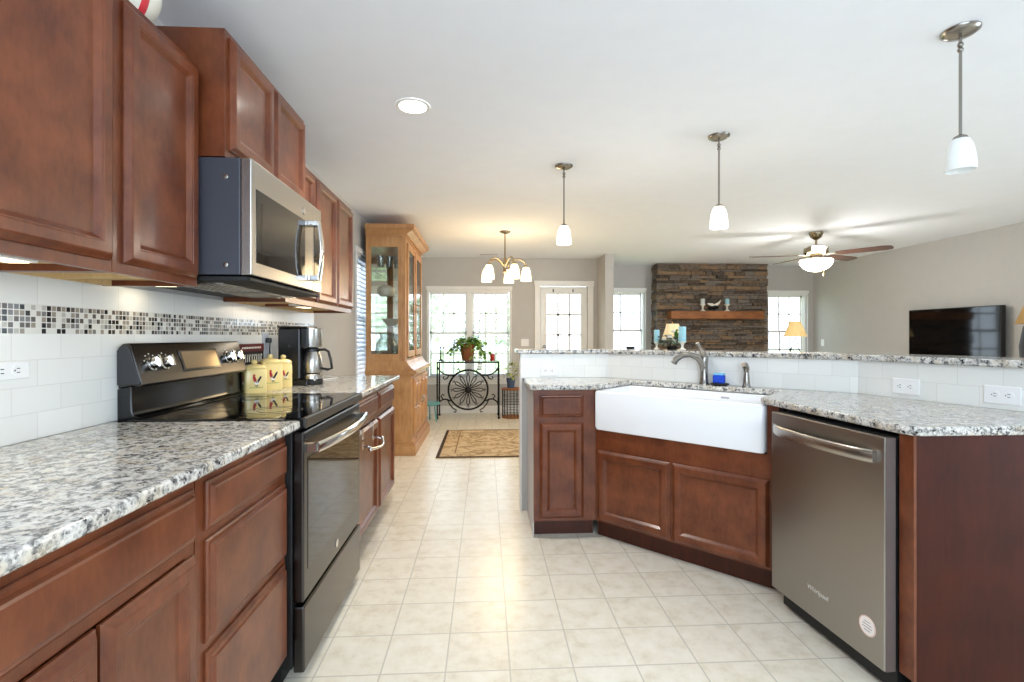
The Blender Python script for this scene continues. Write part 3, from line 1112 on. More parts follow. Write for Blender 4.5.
# oven door
dr = MB()
dr.box(0.006, RW - 0.006, D(-0.622), D(-0.658), 0.285, 0.872)
dr = dr.build('door', M['slate'], t, bevel=0.006)
MB().box(0.045, RW - 0.035, D(-0.6205), D(-0.6225), 0.385, 0.775).build('door_glass', M['blackglass'], dr, bevel=0.001)
MB().box(0.02, RW - 0.02, D(-0.6208), D(-0.6225), 0.842, 0.862).build('door_vent', M['blackmat'], dr)
hp = []
for k in range(15):
    s = k / 14
    hp.append((0.035 + (RW - 0.07) * s, D(-0.585) - 0.030 * math.sin(PI * s) ** 0.8, 0.812))
b = MB()
b.tube(hp, [(0.009, 0.019)] * 15, 12, flat=(0, 1, 0))
for x in (0.04, RW - 0.04):
    b.box(x - 0.014, x + 0.014, D(-0.588), D(-0.622), 0.798, 0.826)
b.build('handle', M['chrome'], dr, smooth=50)
k = MB()
k.M = Matrix.Translation((RW / 2, D(-0.6215), 0.334)) @ Matrix.Rotation(PI / 2, 4, 'X')
k.lathe([(0.017, 0), (0.017, 0.0015), (0.014, 0.0022), (0.002, 0.0022)], seg=24)
k.build('emblem', M['chrome'], dr, smooth=40)
b = MB()
b.box(0.006, RW - 0.006, D(-0.620), D(-0.658), 0.045, 0.272)
b.build('drawer', M['slate'], t, bevel=0.006)

# ------------------------------------------------------------------ over-the-range microwave
MY, MWW = 1.699, 0.711
t = thing('microwave', 'stainless over-the-range microwave with dark grey sides hanging below the short cabinet', 'microwave', (XL, MY, 0), HALF)
b = MB()
b.box(0, MWW, D(-0.822), D(-1.250), 1.407, 1.800)
b.build('body', M['charcoal'], t, bevel=0.003)
for z in (1.44, 1.735):
    k = MB()
    k.M = Matrix.Translation((-0.0005, D(-0.868), z)) @ Matrix.Rotation(-PI / 2, 4, 'Y')
    k.lathe([(0.010, 0), (0.009, 0.003), (0.003, 0.0045)], seg=14)
    k.build('screw', M['nickel'], t, smooth=50)
dr = MB()
dr.box(0.0, 0.585, D(-0.785), D(-0.821), 1.406, 1.799)
dr = dr.build('door', M['steel'], t, bevel=0.004)
MB().box(0.035, 0.49, D(-0.7835), D(-0.7855), 1.452, 1.705).build('door_glass', M['blackglass'], dr, bevel=0.001)
MB().box(0.075, 0.44, D(-0.7828), D(-0.7838), 1.500, 1.665).build('viewing_window', M['display'], dr)
b = MB()
b.box(0.588, MWW, D(-0.787), D(-0.821), 1.406, 1.799)
cp = b.build('control_panel', M['steel'], t, bevel=0.004)
MB().box(0.61, 0.70, D(-0.785), D(-0.788), 1.45, 1.72).build('keypad', M['blackglass'], cp)
hp = [(0.545, D(-0.785) - 0.040 - 0.016 * math.sin(PI * k / 12), 1.448 + 0.264 * k / 12) for k in range(13)]
b = MB()
b.tube(hp, [(0.007, 0.024)] * 13, 12, flat=(0, 1, 0))
for z in (1.448, 1.690):
    b.box(0.522, 0.568, D(-0.785) - 0.046, D(-0.785), z, z + 0.022)
b.build('handle', M['chrome'], dr, smooth=50, bevel=0.002)
k = MB()
k.M = Matrix.Translation((0.48, D(-0.7845), 1.742)) @ Matrix.Rotation(PI / 2, 4, 'X')
k.lathe([(0.015, 0), (0.015, 0.0015), (0.012, 0.0022), (0.002, 0.0022)], seg=24)
k.build('emblem', M['chrome'], dr, smooth=40)
b = MB()
b.box(0.005, MWW - 0.005, D(-0.80), D(-1.245), 1.386, 1.402)
b.box(0.005, MWW - 0.005, D(-0.792), D(-0.80), 1.388, 1.399)
b.build('vent_hood', M['blackmat'], t, bevel=0.002)
for x0 in (0.05, 0.40):
    b = MB()
    b.box(x0, x0 + 0.29, D(-0.90), D(-1.10), 1.381, 1.386)
    for k in range(7):
        b.box(x0 + 0.01, x0 + 0.28, D(-0.915 - 0.026 * k), D(-0.925 - 0.026 * k), 1.378, 1.382)
    b.build('vent_filter', M['steel'], t)
MB().box(0.05, 0.17, D(-1.13), D(-1.20), 1.381, 1.387).build('hood_lamp', M['undercab'], t)
light('hood_glow', 'AREA', (-1.165, MY + 0.11, 1.372), 0.06, (1, 0.86, 0.62), size=0.1)

# ------------------------------------------------------------------ things on the far left counter
Z = ZT1
# coffee maker: faces the aisle
t = thing('coffee_maker', 'black and steel drip coffee maker on the counter past the range', 'coffee maker', (-1.072, 2.985, Z), HALF)
b = MB()
b.box(-0.085, 0.085, -0.045, 0.122, 0, 0.035)
b.lathe([(0.062, 0), (0.064, 0.02), (0.060, 0.034)], (0, -0.045, 0), 28)
b.build('base', M['black'], t, bevel=0.006)
MB().box(-0.085, 0.085, -0.005, 0.122, 0.035, 0.335).build('water_tank', M['black'], t, bevel=0.010)
b = MB()
b.box(-0.078, 0.078, -0.045, -0.005, 0.222, 0.335)
b.build('brew_head', M['black'], t, bevel=0.006)
MB().lathe([(0.060, 0.222), (0.061, 0.226), (0.061, 0.330), (0.056, 0.335), (0.002, 0.335)], (0, -0.040, 0), 32).build('filter_basket', M['steel'], t, smooth=40)
MB().box(-0.088, 0.088, -0.045, 0.124, 0.335, 0.344).build('lid', M['black'], t, bevel=0.004)
MB().lathe([(0.056, 0.034), (0.060, 0.036), (0.060, 0.058), (0.054, 0.064)], (0, -0.045, 0), 28).build('warming_plate', M['steel'], t, smooth=40)
car = MB().lathe([(0.040, 0.066), (0.054, 0.072), (0.058, 0.105), (0.054, 0.155), (0.042, 0.19), (0.040, 0.198)], (0, -0.045, 0), 28).build('carafe', M['steel'], t, smooth=50)
MB().lathe([(0.043, 0.196), (0.043, 0.212), (0.026, 0.220), (0.004, 0.221)], (0, -0.045, 0), 24).build('carafe_lid', M['black'], car, smooth=40)
b = MB()
b.tube([(0.0, -0.085, 0.205), (0.0, -0.118, 0.208), (0.0, -0.140, 0.195), (0.0, -0.152, 0.15), (0.0, -0.160, 0.095), (0.0, -0.135, 0.088), (0.0, -0.102, 0.095)], [(0.012, 0.008)] * 7, 10, flat=(1, 0, 0))
b.build('carafe_handle', M['black'], car, smooth=60)
k = MB()
k.box(-0.0865, -0.0845, 0.05, 0.062, 0.215, 0.245)
k.build('level_gauge', M['vesselglass'], t)


def canister(x, y, s, h, label):
    t = thing('canister', label, 'canister', (x, y, Z), 0.62, 'yellow rooster canisters')
    def sq(q, z, rr=0.25):
        out = []
        n = 5
        for cx_, cy_, a0 in ((1, 1, 0), (-1, 1, 90), (-1, -1, 180), (1, -1, 270)):
            for i in range(n):
                a = math.radians(a0 + 90 * i / (n - 1))
                out.append((q * (cx_ * (1 - rr) + rr * math.cos(a)), q * (cy_ * (1 - rr) + rr * math.sin(a)), z))
        return out
    q = s / 2
    m = MB()
    m.loft([sq(q * 0.93, 0), sq(q, 0.008), sq(q, h * 0.90), sq(q * 0.96, h * 0.96), sq(q * 0.9, h)])
    m.build('jar', M['yellow'], t, smooth=50)
    m = MB()
    m.loft([sq(q * 0.95, h), sq(q * 0.98, h + 0.008), sq(q * 0.8, h + 0.018), sq(q * 0.3, h + 0.026)])
    lid = m.build('lid', M['yellow'], t, smooth=50)
    MB().ball((0, 0, h + 0.036), 0.015, rz=0.013).build('lid_knob', M['yellow'], lid, smooth=60)
    # painted rooster, raised a hair on the front and on the near side
    for nm, rot in (('rooster_painting', 0), ('rooster_painting', -PI / 2)):
        m = MB()
        m.M = Matrix.Rotation(rot, 4, 'Z') @ Matrix.Translation((0, -q - 0.0008, h * 0.52))
        k = s * 0.95
        def blob(cx_, cz_, rx, rz_, ang=0.0):
            pts = [(rx * math.cos(2 * PI * i / 14), rz_ * math.sin(2 * PI * i / 14)) for i in range(14)]
            pts = [(cx_ + a * math.cos(ang) - c_ * math.sin(ang), cz_ + a * math.sin(ang) + c_ * math.cos(ang)) for a, c_ in pts]
            m.loft([[(a * k, 0.0006, c_ * k) for a, c_ in pts], [(a * k, -0.0006, c_ * k) for a, c_ in pts]])
        m.slot = 1
        blob(0.02, -0.10, 0.13, 0.10)
        m.slot = 0
        blob(-0.08, 0.10, 0.07, 0.19, 0.25)
        blob(-0.10, 0.30, 0.06, 0.05)
        m.slot = 2
        blob(0.15, 0.10, 0.05, 0.17, -0.5)
        blob(0.06, -0.05, 0.07, 0.06)
        blob(-0.02, -0.24, 0.02, 0.06)
        blob(0.06, -0.24, 0.02, 0.06)
        m.slot = 3
        for i in range(5):
            blob(-0.26 + 0.13 * i, -0.34, 0.06, 0.018, 0.3)
        m.build(nm, [M['red'], M['cream'], M['black'], M['leaf']], t)


canister(-1.172, 2.566, 0.102, 0.120, 'yellow square rooster canister beside the range, lowest of the three')
canister(-1.152, 2.706, 0.106, 0.142, 'large yellow square rooster canister, middle of the three')
canister(-1.136, 2.836, 0.080, 0.134, 'small yellow rooster canister tucked against the coffee maker')
# dark sign on the wall behind the canisters
t = thing('counter_sign', 'dark red and black lettered sign leaning on the backsplash behind the yellow canisters', 'sign', (XL + 0.009, 2.70, Z), HALF)
MB().box(-0.16, 0.13, -0.010, 0, 0.0, 0.245).build('sign_board', M['blackmat'], t, bevel=0.002)
MB().box(-0.16, 0.13, -0.0115, -0.009, 0.205, 0.246).build('sign_heading', M['darkred'], t)
m = MB()
rl = random.Random(3)
x = -0.15
while x < 0.11:
    w = rl.uniform(0.008, 0.02)
    m.box(x, x + w * 0.5, -0.0115, -0.0095, 0.15, 0.19)
    if rl.random() < 0.6:
        m.box(x, x + w, -0.0115, -0.0095, 0.18, 0.19)
    x += w + 0.010
m.build('sign_lettering', M['cream'], t)
m = MB()
for i in range(12):
    m.box(-0.12 + 0.018 * i, -0.11 + 0.018 * i, -0.0130, -0.0110, 0.220, 0.230)
m.build('heading_lettering', M['cream'], t)


def outlet(label, loc, rz, w=0.115, h=0.07, mat=M['plastic'], kind='outlet', tilt=0.0, slots=True):
    t = thing('wall_outlet' if kind == 'outlet' else 'light_switch', label, kind, loc, rz, 'wall outlets' if kind == 'outlet' else 'light switches')
    MB().box(-w / 2, w / 2, -0.006, 0, -h / 2, h / 2).build('cover_plate', mat, t, bevel=0.002)
    if slots:
        hor = w >= h
        for s in (-1, 1):
            m = MB()
            ox, oz = (s * 0.022, 0) if hor else (0, s * 0.022)
            m.M = Matrix.Translation((ox, -0.006, oz)) @ Matrix.Rotation(PI / 2, 4, 'X')
            m.lathe([(0.0165, 0), (0.0165, 0.0014), (0.001, 0.0015)], seg=20)
            rc = m.build('receptacle', mat, t, smooth=40)
            m = MB()
            m.M = Matrix.Translation((ox, -0.0076, oz))
            if hor:
                m.box(-0.004, 0.005, -0.0005, 0.0005, 0.004, 0.0065)
                m.box(-0.004, 0.005, -0.0005, 0.0005, -0.0065, -0.004)
                m.box(-0.011, -0.007, -0.0005, 0.0005, -0.002, 0.002)
            else:
                m.box(-0.0065, -0.004, -0.0005, 0.0005, -0.004, 0.005)
                m.box(0.004, 0.0065, -0.0005, 0.0005, -0.004, 0.005)
                m.box(-0.002, 0.002, -0.0005, 0.0005, -0.011, -0.007)
            m.build('slot', M['socket'], rc)
    else:
        for s in ((-0.023, 0.023) if w > 0.1 else (0.0,)):
            MB().box(s - 0.016, s + 0.016, -0.009, -0.006, -0.032, 0.032).build('rocker', mat, t, bevel=0.001)
    return t


outlet('white horizontal outlet on the left subway backsplash at the near counter', (XL + 0.0085, 1.360, 1.109), HALF, 0.115, 0.046)
o = outlet('bluish grey outlet on the backsplash behind the coffee maker, black plug in it', (XL + 0.0085, 2.87, 1.155), HALF, 0.075, 0.13, M['greyplate'])
t = thing('power_plug', 'black plug and cord in the grey outlet behind the coffee maker', 'plug', (XL + 0.017, 2.87, 1.177), HALF)
MB().box(-0.014, 0.014, -0.026, 0, -0.014, 0.014).build('plug_body', M['black'], t, bevel=0.004)
MB().tube([(0, -0.020, -0.012), (0.0, -0.018, -0.04), (0.02, -0.012, -0.10), (0.03, -0.010, -0.18), (0.02, -0.010, -0.258)], 0.0035, 8).build('cord', M['black'], t, smooth=60)
t = thing('charging_cord', 'thin white cord hanging from the wall beside the coffee maker', 'cord', (XL + 0.012, 3.30, Z), HALF)
MB().box(-0.02, 0.02, -0.03, 0, 0.22, 0.27).build('charger', M['plastic'], t, bevel=0.004)
MB().tube([(0, -0.03, 0.225), (0.02, -0.06, 0.19), (0.05, -0.08, 0.12), (0.02, -0.08, 0.04), (-0.03, -0.10, 0.004), (-0.02, -0.2, 0.004), (0.1, -0.25, 0.004), (0.22, -0.16, 0.004), (0.30, -0.05, 0.004)], 0.003, 8).build('cable', M['plastic'], t, smooth=60)

# ------------------------------------------------------------------ peninsula cabinets, sink, dishwasher
GP = 'peninsula cabinets'
# short cabinet facing the camera
t = thing('base_cabinet', 'narrow cherry base cabinet at the left end of the peninsula', 'cabinet', (0.285, 3.37, 0), 0, GP)
w, yf = 0.370, -(3.37 - 2.90)
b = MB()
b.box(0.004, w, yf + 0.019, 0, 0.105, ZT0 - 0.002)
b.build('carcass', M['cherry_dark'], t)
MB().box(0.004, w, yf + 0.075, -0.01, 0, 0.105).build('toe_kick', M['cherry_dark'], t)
MB().box(0.0, 0.004, yf + 0.019, 0, 0.0, ZT0 - 0.002).build('side_panel', M['greylam'], t)
face_frame(t, 0, w, 0.105, ZT0 - 0.002, yf, rails=(0.705,), mids=(0.315,))
cab_drawer(t, 0.035, 0.296, 0.722, 0.853, yf)
cab_door(t, 0.035, 0.296, 0.125, 0.690, yf)

# diagonal sink cabinet
A45 = -PI / 4
O = (0.657, 2.90)
LD = 0.985
t = thing('sink_cabinet', 'diagonal cherry cabinet with two doors below the farmhouse sink', 'cabinet', (O[0], O[1], 0), A45, GP)
b = MB()
b.box(0.0, LD, 0.0, 0.019, 0.105, 0.128)
b.box(0.0, LD, 0.0, 0.019, 0.52, 0.646)
b.box(0.0, 0.03, 0.0, 0.019, 0.128, 0.52)
b.box(0.45, 0.49, 0.0, 0.019, 0.128, 0.52)
b.box(0.93, LD, 0.0, 0.019, 0.128, 0.52)
b.box(0.935, LD, 0.0, 0.019, 0.646, 0.882)
b.build('face_frame', M['cherry'], t)
b = MB()
poly = [(0.006, 0.02), (LD, 0.02), (LD + 0.05, 0.20), (LD - 0.05, 0.44), (-0.19, 0.44), (-0.29, 0.33)]
b.prism(poly, 0.105, 0.62)
b.build('carcass', M['cherry_dark'], t)
MB().box(-0.02, LD + 0.0, 0.055, 0.30, 0, 0.104).build('toe_kick', M['cherry_dark'], t)
cab_door(t, 0.018, 0.462, 0.116, 0.528, 0.0)
cab_door(t, 0.478, 0.945, 0.116, 0.528, 0.0)

# farmhouse sink
t = thing('farmhouse_sink', 'white apron-front farmhouse sink set into the angled peninsula counter', 'sink', (O[0], O[1], 0), A45)
s0, s1, ya, yb, z0, z1 = 0.004, 0.932, -0.032, 0.40, 0.648, 0.8815
def rrect(x0, x1, y0, y1, r, z, n=5):
    out = []
    for cx_, cy_, a0 in ((x1 - r, y1 - r, 0), (x0 + r, y1 - r, 90), (x0 + r, y0 + r, 180), (x1 - r, y0 + r, 270)):
        for i in range(n):
            a = math.radians(a0 + 90 * i / (n - 1))
            out.append((cx_ + r * math.cos(a), cy_ + r * math.sin(a), z))
    return out
m = MB()
m.loft([rrect(s0 + 0.02, s1 - 0.02, ya + 0.02, yb - 0.02, 0.02, z0), rrect(s0 + 0.006, s1 - 0.006, ya + 0.006, yb - 0.006, 0.022, z0 + 0.004), rrect(s0, s1, ya, yb, 0.022, z0 + 0.02),
        rrect(s0, s1, ya, yb, 0.022, z1 - 0.012), rrect(s0 + 0.004, s1 - 0.004, ya + 0.004, yb - 0.004, 0.022, z1 - 0.003), rrect(s0 + 0.012, s1 - 0.012, ya + 0.012, yb - 0.012, 0.022, z1),
        rrect(s0 + 0.022, s1 - 0.022, ya + 0.024, yb - 0.030, 0.035, z1), rrect(s0 + 0.028, s1 - 0.028, ya + 0.030, yb - 0.036, 0.04, z1 - 0.006),
        rrect(s0 + 0.034, s1 - 0.034, ya + 0.034, yb - 0.042, 0.045, z0 + 0.06), rrect(s0 + 0.06, s1 - 0.06, ya + 0.06, yb - 0.068, 0.05, z0 + 0.028)])
m.build('basin', M['ceramic'], t, smooth=50)
MB().lathe([(0.045, 0), (0.045, 0.003), (0.03, 0.003), (0.026, -0.004), (0.002, -0.004)], ((s0 + s1) / 2, 0.19, z0 + 0.029), 24).build('drain', M['chrome'], t, smooth=40)
MB().box(0.60, 0.645, yb - 0.0395, yb - 0.037, 0.848, 0.858).build('maker_mark', M['greylam'], t)

# faucet
def diag(s, tt, z):
    return (O[0] + (s + tt) * 0.70711, O[1] + (-s + tt) * 0.70711, z)
t = thing('faucet', 'brushed nickel arched kitchen faucet behind the farmhouse sink', 'faucet', diag(0.478, 0.432, Z), A45)
MB().lathe([(0.030, 0), (0.030, 0.006), (0.025, 0.012), (0.023, 0.05), (0.021, 0.10), (0.022, 0.13), (0.024, 0.15), (0.020, 0.166), (0.006, 0.170)], seg=24).build('base', M['nickel'], t, smooth=60)
m = MB()
sp = [(0.0, 0, 0.08), (-0.008, -0.010, 0.125), (-0.026, -0.034, 0.160), (-0.055, -0.075, 0.178), (-0.085, -0.118, 0.172), (-0.108, -0.150, 0.150), (-0.116, -0.162, 0.128)]
m.tube(sp, [0.021, 0.020, 0.0175, 0.016, 0.0155, 0.018, 0.019], 14)
m.build('spout', M['nickel'], t, smooth=60)
m = MB()
m.tube([(0, 0, 0.16), (-0.012, 0.012, 0.185), (-0.035, 0.02, 0.215), (-0.048, 0.024, 0.236)], [0.016, 0.012, 0.010, 0.013], 12)
m.ball((-0.048, 0.024, 0.238), 0.0135)
m.build('lever_handle', M['nickel'], t, smooth=60)
t = thing('side_sprayer', 'nickel side sprayer standing to the right of the faucet', 'sprayer', diag(0.718, 0.425, Z), A45)
MB().lathe([(0.024, 0), (0.024, 0.005), (0.019, 0.012), (0.016, 0.05), (0.0135, 0.075), (0.012, 0.085)], seg=22).build('base', M['nickel'], t, smooth=60)
m = MB()
m.tube([(0, 0, 0.08), (0, 0, 0.105), (-0.004, -0.012, 0.122), (-0.008, -0.03, 0.128)], [0.012, 0.016, 0.018, 0.014], 14)
m.build('spray_head', M['nickel'], t, smooth=60)
t = thing('sponge_dish', 'small black dish beside the faucet base', 'dish', diag(0.572, 0.425, Z), A45)
MB().lathe([(0.034, 0), (0.05, 0.006), (0.052, 0.012), (0.046, 0.011), (0.03, 0.006), (0.002, 0.006)], seg=24).build('dish_bowl', M['blackmat'], t, smooth=50)
t = thing('sponge', 'bright blue sponge with pale blue top on the small black dish', 'sponge', diag(0.568, 0.425, Z + 0.0125), A45)
m = MB()
m.box(-0.032, 0.032, -0.02, 0.02, 0, 0.048)
m.build('scrub_pad', M['sponge'], t, bevel=0.008)
m = MB()
m.box(-0.028, 0.028, -0.018, 0.018, 0.047, 0.060)
m.build('foam_top', M['paleblue'], t, bevel=0.005)

# dishwasher
RZ = -PI / 2 + 0.076
DWO = (1.274, 2.130)
t = thing('dishwasher', 'stainless dishwasher with curved bar handle between sink and peninsula end', 'dishwasher', (DWO[0], DWO[1], 0), RZ)
DWW = 0.580
b = MB()
b.box(0.025, DWW, 0.04, 0.58, 0.02, 0.868)
b.build('tub', M['blackmat'], t)
MB().box(0.02, DWW, 0.075, 0.11, 0, 0.085).build('toe_panel', M['blackmat'], t)
d = MB()
d.box(0.0, DWW - 0.008, 0.0, 0.036, 0.088, 0.866)
dr = d.build('door', M['dwsteel'], t, bevel=0.004)
MB().box(DWW - 0.008, DWW - 0.004, 0.004, 0.038, 0.09, 0.864).build('door_edge', M['dooredge'], dr)
hp = [(0.036 + 0.505 * k / 16, 0.0 - 0.012 - 0.038 * math.sin(PI * k / 16) ** 0.6, 0.795) for k in range(17)]
b = MB()
b.tube(hp, [(0.006, 0.022)] * 17, 12, flat=(0, 1, 0))
for x in (0.042, 0.536):
    b.box(x - 0.008, x + 0.008, -0.016, 0.0, 0.776, 0.814)
b.build('handle', M['steel'], dr, smooth=50)
text('brand_lettering', 'Whirlpool', 0.026, Matrix.Translation((0.275, -0.0008, 0.200)) @ FACE, M['marking'], dr, shear=0.15)
k = MB()
k.M = Matrix.Translation((0.505, 0, 0.203)) @ Matrix.Rotation(PI / 2, 4, 'X')
k.lathe([(0.034, 0), (0.034, 0.0008), (0.030, 0.0009), (0.001, 0.0009)], seg=32)
st = k.build('energy_sticker', M['sticker'], dr)
k = MB()
k.M = Matrix.Translation((0.505, -0.0008, 0.203)) @ Matrix.Rotation(PI / 2, 4, 'X')
k.lathe([(0.0335, 0), (0.0335, 0.0006), (0.0305, 0.0006), (0.0305, 0)], seg=32, cap=False)
k.build('sticker_rim', M['pinkrim'], st)
k = MB()
for i, w in enumerate((0.024, 0.036, 0.038, 0.026)):
    k.box(0.505 - w / 2, 0.505 + w / 2, -0.0014, -0.0010, 0.2170 - 0.010 * i, 0.2186 - 0.010 * i)
k.build('sticker_print', M['darkmark'], st)

# lone end panel and filler strip, not a whole cabinet; shade in panel colour
t = thing('end_panel', 'cherry end panel, shade in its colour, closing the peninsula beside the dishwasher', 'cabinet', (1.362, 1.493, 0), 0, GP)
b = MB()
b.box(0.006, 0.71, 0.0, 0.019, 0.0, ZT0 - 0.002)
b.build('side_board', M['cherry_shaded'], t, bevel=0.001)
b = MB()
b.M = Matrix.Rotation(0.076 - 0.02, 4, 'Z')
b.box(-0.004, 0.016, 0.0, 0.052, 0.10, ZT0 - 0.002)
b.build('filler_stile', M['cherry'], t, bevel=0.001)

outlet('white outlet on the short tiled section at the left end of the peninsula', (0.437, 3.3765, 0.963), 0)
def wall_pt(i, u, off=-0.0085):
    a, c = PW[i], PW[i + 1]
    p = (a[0] + (c[0] - a[0]) * u, a[1] + (c[1] - a[1]) * u)
    dx, dy = c[0] - a[0], c[1] - a[1]
    L = math.hypot(dx, dy)
    return (p[0] - dy / L * off, p[1] + dx / L * off), math.atan2(dy, dx)
p, a = wall_pt(2, 0.238)
outlet('white outlet on the tiled backsplash above the dishwasher', (p[0], p[1], 0.970), a)
p, a = wall_pt(2, 0.605)
outlet('white outlet on the tiled backsplash above the peninsula end panel', (p[0], p[1], 0.970), a)

# ------------------------------------------------------------------ oak hutch
t = thing('china_hutch', 'honey oak china hutch with glass doors standing by the left dining wall', 'hutch', (-1.20, 4.985, 0), HALF)
HW = 1.28
H = lambda x: -(x + 1.20)
b = MB()
b.box(0.0, HW, H(-0.70), 0, 0, 0.10)
b.box(0.008, HW - 0.008, H(-0.715), 0, 0.10, 0.125)
b.box(0.014, HW - 0.014, H(-0.728), 0, 0.125, 0.145)
b.build('plinth', M['oak'], t, bevel=0.005)
b = MB()
b.box(0.02, HW - 0.02, H(-0.745), 0, 0.145, 0.80)
b.build('base_carcass', M['oak'], t)
for i in range(2):
    x0 = 0.10 + 0.555 * i
    d = MB()
    d.panel(x0, x0 + 0.53, 0.19, 0.77, [(0, H(-0.745)), (0, H(-0.727)), (0.006, H(-0.724)), (0.02, H(-0.724))])
    dr = d.build('door', M['oak'], t)
    for j in range(2):
        for k in range(2):
            MB().panel(x0 + 0.03 + 0.245 * k, x0 + 0.255 + 0.245 * k, 0.215 + 0.275 * j, 0.470 + 0.275 * j, [(0, H(-0.724)), (0.012, H(-0.716)), (0.03, H(-0.722)), (0.05, H(-0.714))]).build('raised_panel', M['oak'], dr)
    hx = 0.605 if i == 0 else 0.68
    MB().tube([(hx, H(-0.723), 0.53), (hx, H(-0.70), 0.52), (hx, H(-0.70), 0.47), (hx, H(-0.723), 0.46)], 0.006, 8).build('door_pull', M['bronze'], dr, smooth=60)
def hutch_molding(name, steps):
    """steps: (z, x of the front face, side inset)"""
    m = MB()
    m.loft([[(a, H(xf), z), (HW - a, H(xf), z), (HW - a, -0.001, z), (a, -0.001, z)] for z, xf, a in steps])
    return m.build(name, M['oak'], t)


hutch_molding('waist_molding', [(0.80, -0.735, 0.012), (0.812, -0.72, 0.006), (0.825, -0.715, 0.002), (0.826, -0.692, -0.012), (0.855, -0.692, -0.012), (0.857, -0.712, 0.004), (0.88, -0.745, 0.012), (0.915, -0.775, 0.02), (0.95, -0.795, 0.028)])
XFU = -0.805
b = MB()
for x in (0.03, HW - 0.10):
    b.box(x, x + 0.07, H(XFU), H(XFU) + 0.04, 0.95, 2.20)
b.box(0.60, 0.68, H(XFU), H(XFU) + 0.03, 0.95, 2.20)
for x in (0.03, HW - 0.06):
    b.box(x, x + 0.03, -0.05, 0, 0.95, 2.20)
    b.box(x, x + 0.03, H(XFU) + 0.04, H(XFU) + 0.075, 0.95, 2.20)
    b.box(x, x + 0.03, H(XFU) + 0.07, -0.05, 0.95, 1.02)
    b.box(x, x + 0.03, H(XFU) + 0.07, -0.05, 2.10, 2.20)
b.box(0.033, HW - 0.033, H(XFU) + 0.003, -0.003, 2.172, 2.198)
b.box(0.033, HW - 0.033, H(XFU) + 0.003, -0.003, 0.952, 0.965)
b.build('upper_frame', M['oak'], t, bevel=0.003)
MB().box(0.035, HW - 0.035, -0.012, -0.002, 0.95, 2.19).build('mirror_back', M['mirror'], t)
for x in (0.042, HW - 0.046):
    MB().box(x, x + 0.004, H(XFU) + 0.07, -0.05, 1.02, 2.10).build('side_glass', M['cabglass'], t)
for i, (xa, xb) in enumerate(((0.105, 0.598), (0.682, 1.175))):
    d = MB()
    ya, yb = H(XFU) - 0.018, H(XFU) + 0.002
    d.box(xa, xa + 0.05, ya, yb, 0.985, 2.15)
    d.box(xb - 0.05, xb, ya, yb, 0.985, 2.15)
    d.box(xa + 0.05, xb - 0.05, ya, yb, 0.985, 1.05)
    d.box(xa + 0.05, xb - 0.05, ya, yb, 2.09, 2.15)
    dr = d.build('door', M['oak'], t, bevel=0.003)
    MB().box(xa + 0.048, xb - 0.048, ya + 0.008, ya + 0.012, 1.045, 2.095).build('door_glass', M['cabglass'], dr)
    hx = xb - 0.025 if i == 0 else xa + 0.025
    MB().tube([(hx, ya, 1.56), (hx, ya - 0.025, 1.55), (hx, ya - 0.025, 1.48), (hx, ya, 1.47)], 0.006, 8).build('door_pull', M['bronze'], dr, smooth=60)
SHZ = (1.30, 1.60, 1.89)
for z in SHZ:
    MB().box(0.062, HW - 0.062, H(XFU) + 0.06, -0.02, z, z + 0.006).build('glass_shelf', M['cabglass'], t)
hutch_molding('crown_molding', [(2.1995, -0.803, 0.029), (2.215, -0.803, 0.029), (2.216, -0.785, 0.016), (2.228, -0.785, 0.016), (2.229, -0.792, 0.022), (2.245, -0.770, 0.014), (2.262, -0.742, 0.004), (2.268, -0.735, 0.0), (2.269, -0.722, -0.006), (2.278, -0.722, -0.006), (2.279, -0.730, -0.002), (2.284, -0.715, -0.008), (2.325, -0.713, -0.009)])


def glassware(name, label, cat, x, y, z, prof, mat, seg=22):
    o = MB().lathe(prof, seg=seg).build(name, mat, smooth=60)
    o.location = (x, y, z)
    return tag(o, label, cat, 'china in the oak hutch')


glassware('glass_vase', 'large round clear glass vase on the bottom shelf of the oak hutch', 'vase', -1.02, 5.16, 0.966, [(0.05, 0), (0.09, 0.02), (0.115, 0.09), (0.105, 0.16), (0.07, 0.215), (0.062, 0.225), (0.08, 0.27)], M['vesselglass'])
glassware('glass_pitcher', 'tall clear glass pitcher on the bottom hutch shelf beside the round vase', 'pitcher', -0.94, 5.32, 0.966, [(0.05, 0), (0.06, 0.02), (0.065, 0.12), (0.045, 0.20), (0.055, 0.26)], M['vesselglass'])
glassware('soup_tureen', 'white lidded tureen on the first glass shelf of the oak hutch', 'tureen', -1.03, 5.17, 1.607, [(0.05, 0), (0.075, 0.02), (0.09, 0.06), (0.085, 0.09), (0.05, 0.115), (0.012, 0.125), (0.014, 0.145), (0.004, 0.15)], M['cream'])
glassware('serving_bowl', 'pale serving bowl on the lower glass shelf of the hutch', 'bowl', -0.98, 5.20, 1.307, [(0.04, 0), (0.05, 0.01), (0.10, 0.07), (0.103, 0.075), (0.096, 0.073), (0.05, 0.02), (0.002, 0.015)], M['cream'])
for x, y, lab in ((-1.08, 5.14, 'clear tumbler on the top hutch shelf nearest the back corner'), (-0.99, 5.15, 'clear tumbler on the top hutch shelf in the middle of the glass side'), (-0.91, 5.16, 'clear tumbler on the top hutch shelf next to the front post')):
    glassware('glass_tumbler', lab, 'glass', x, y, 1.897, [(0.03, 0), (0.032, 0.004), (0.04, 0.13), (0.037, 0.13), (0.028, 0.01), (0.002, 0.008)], M['vesselglass'], 18)

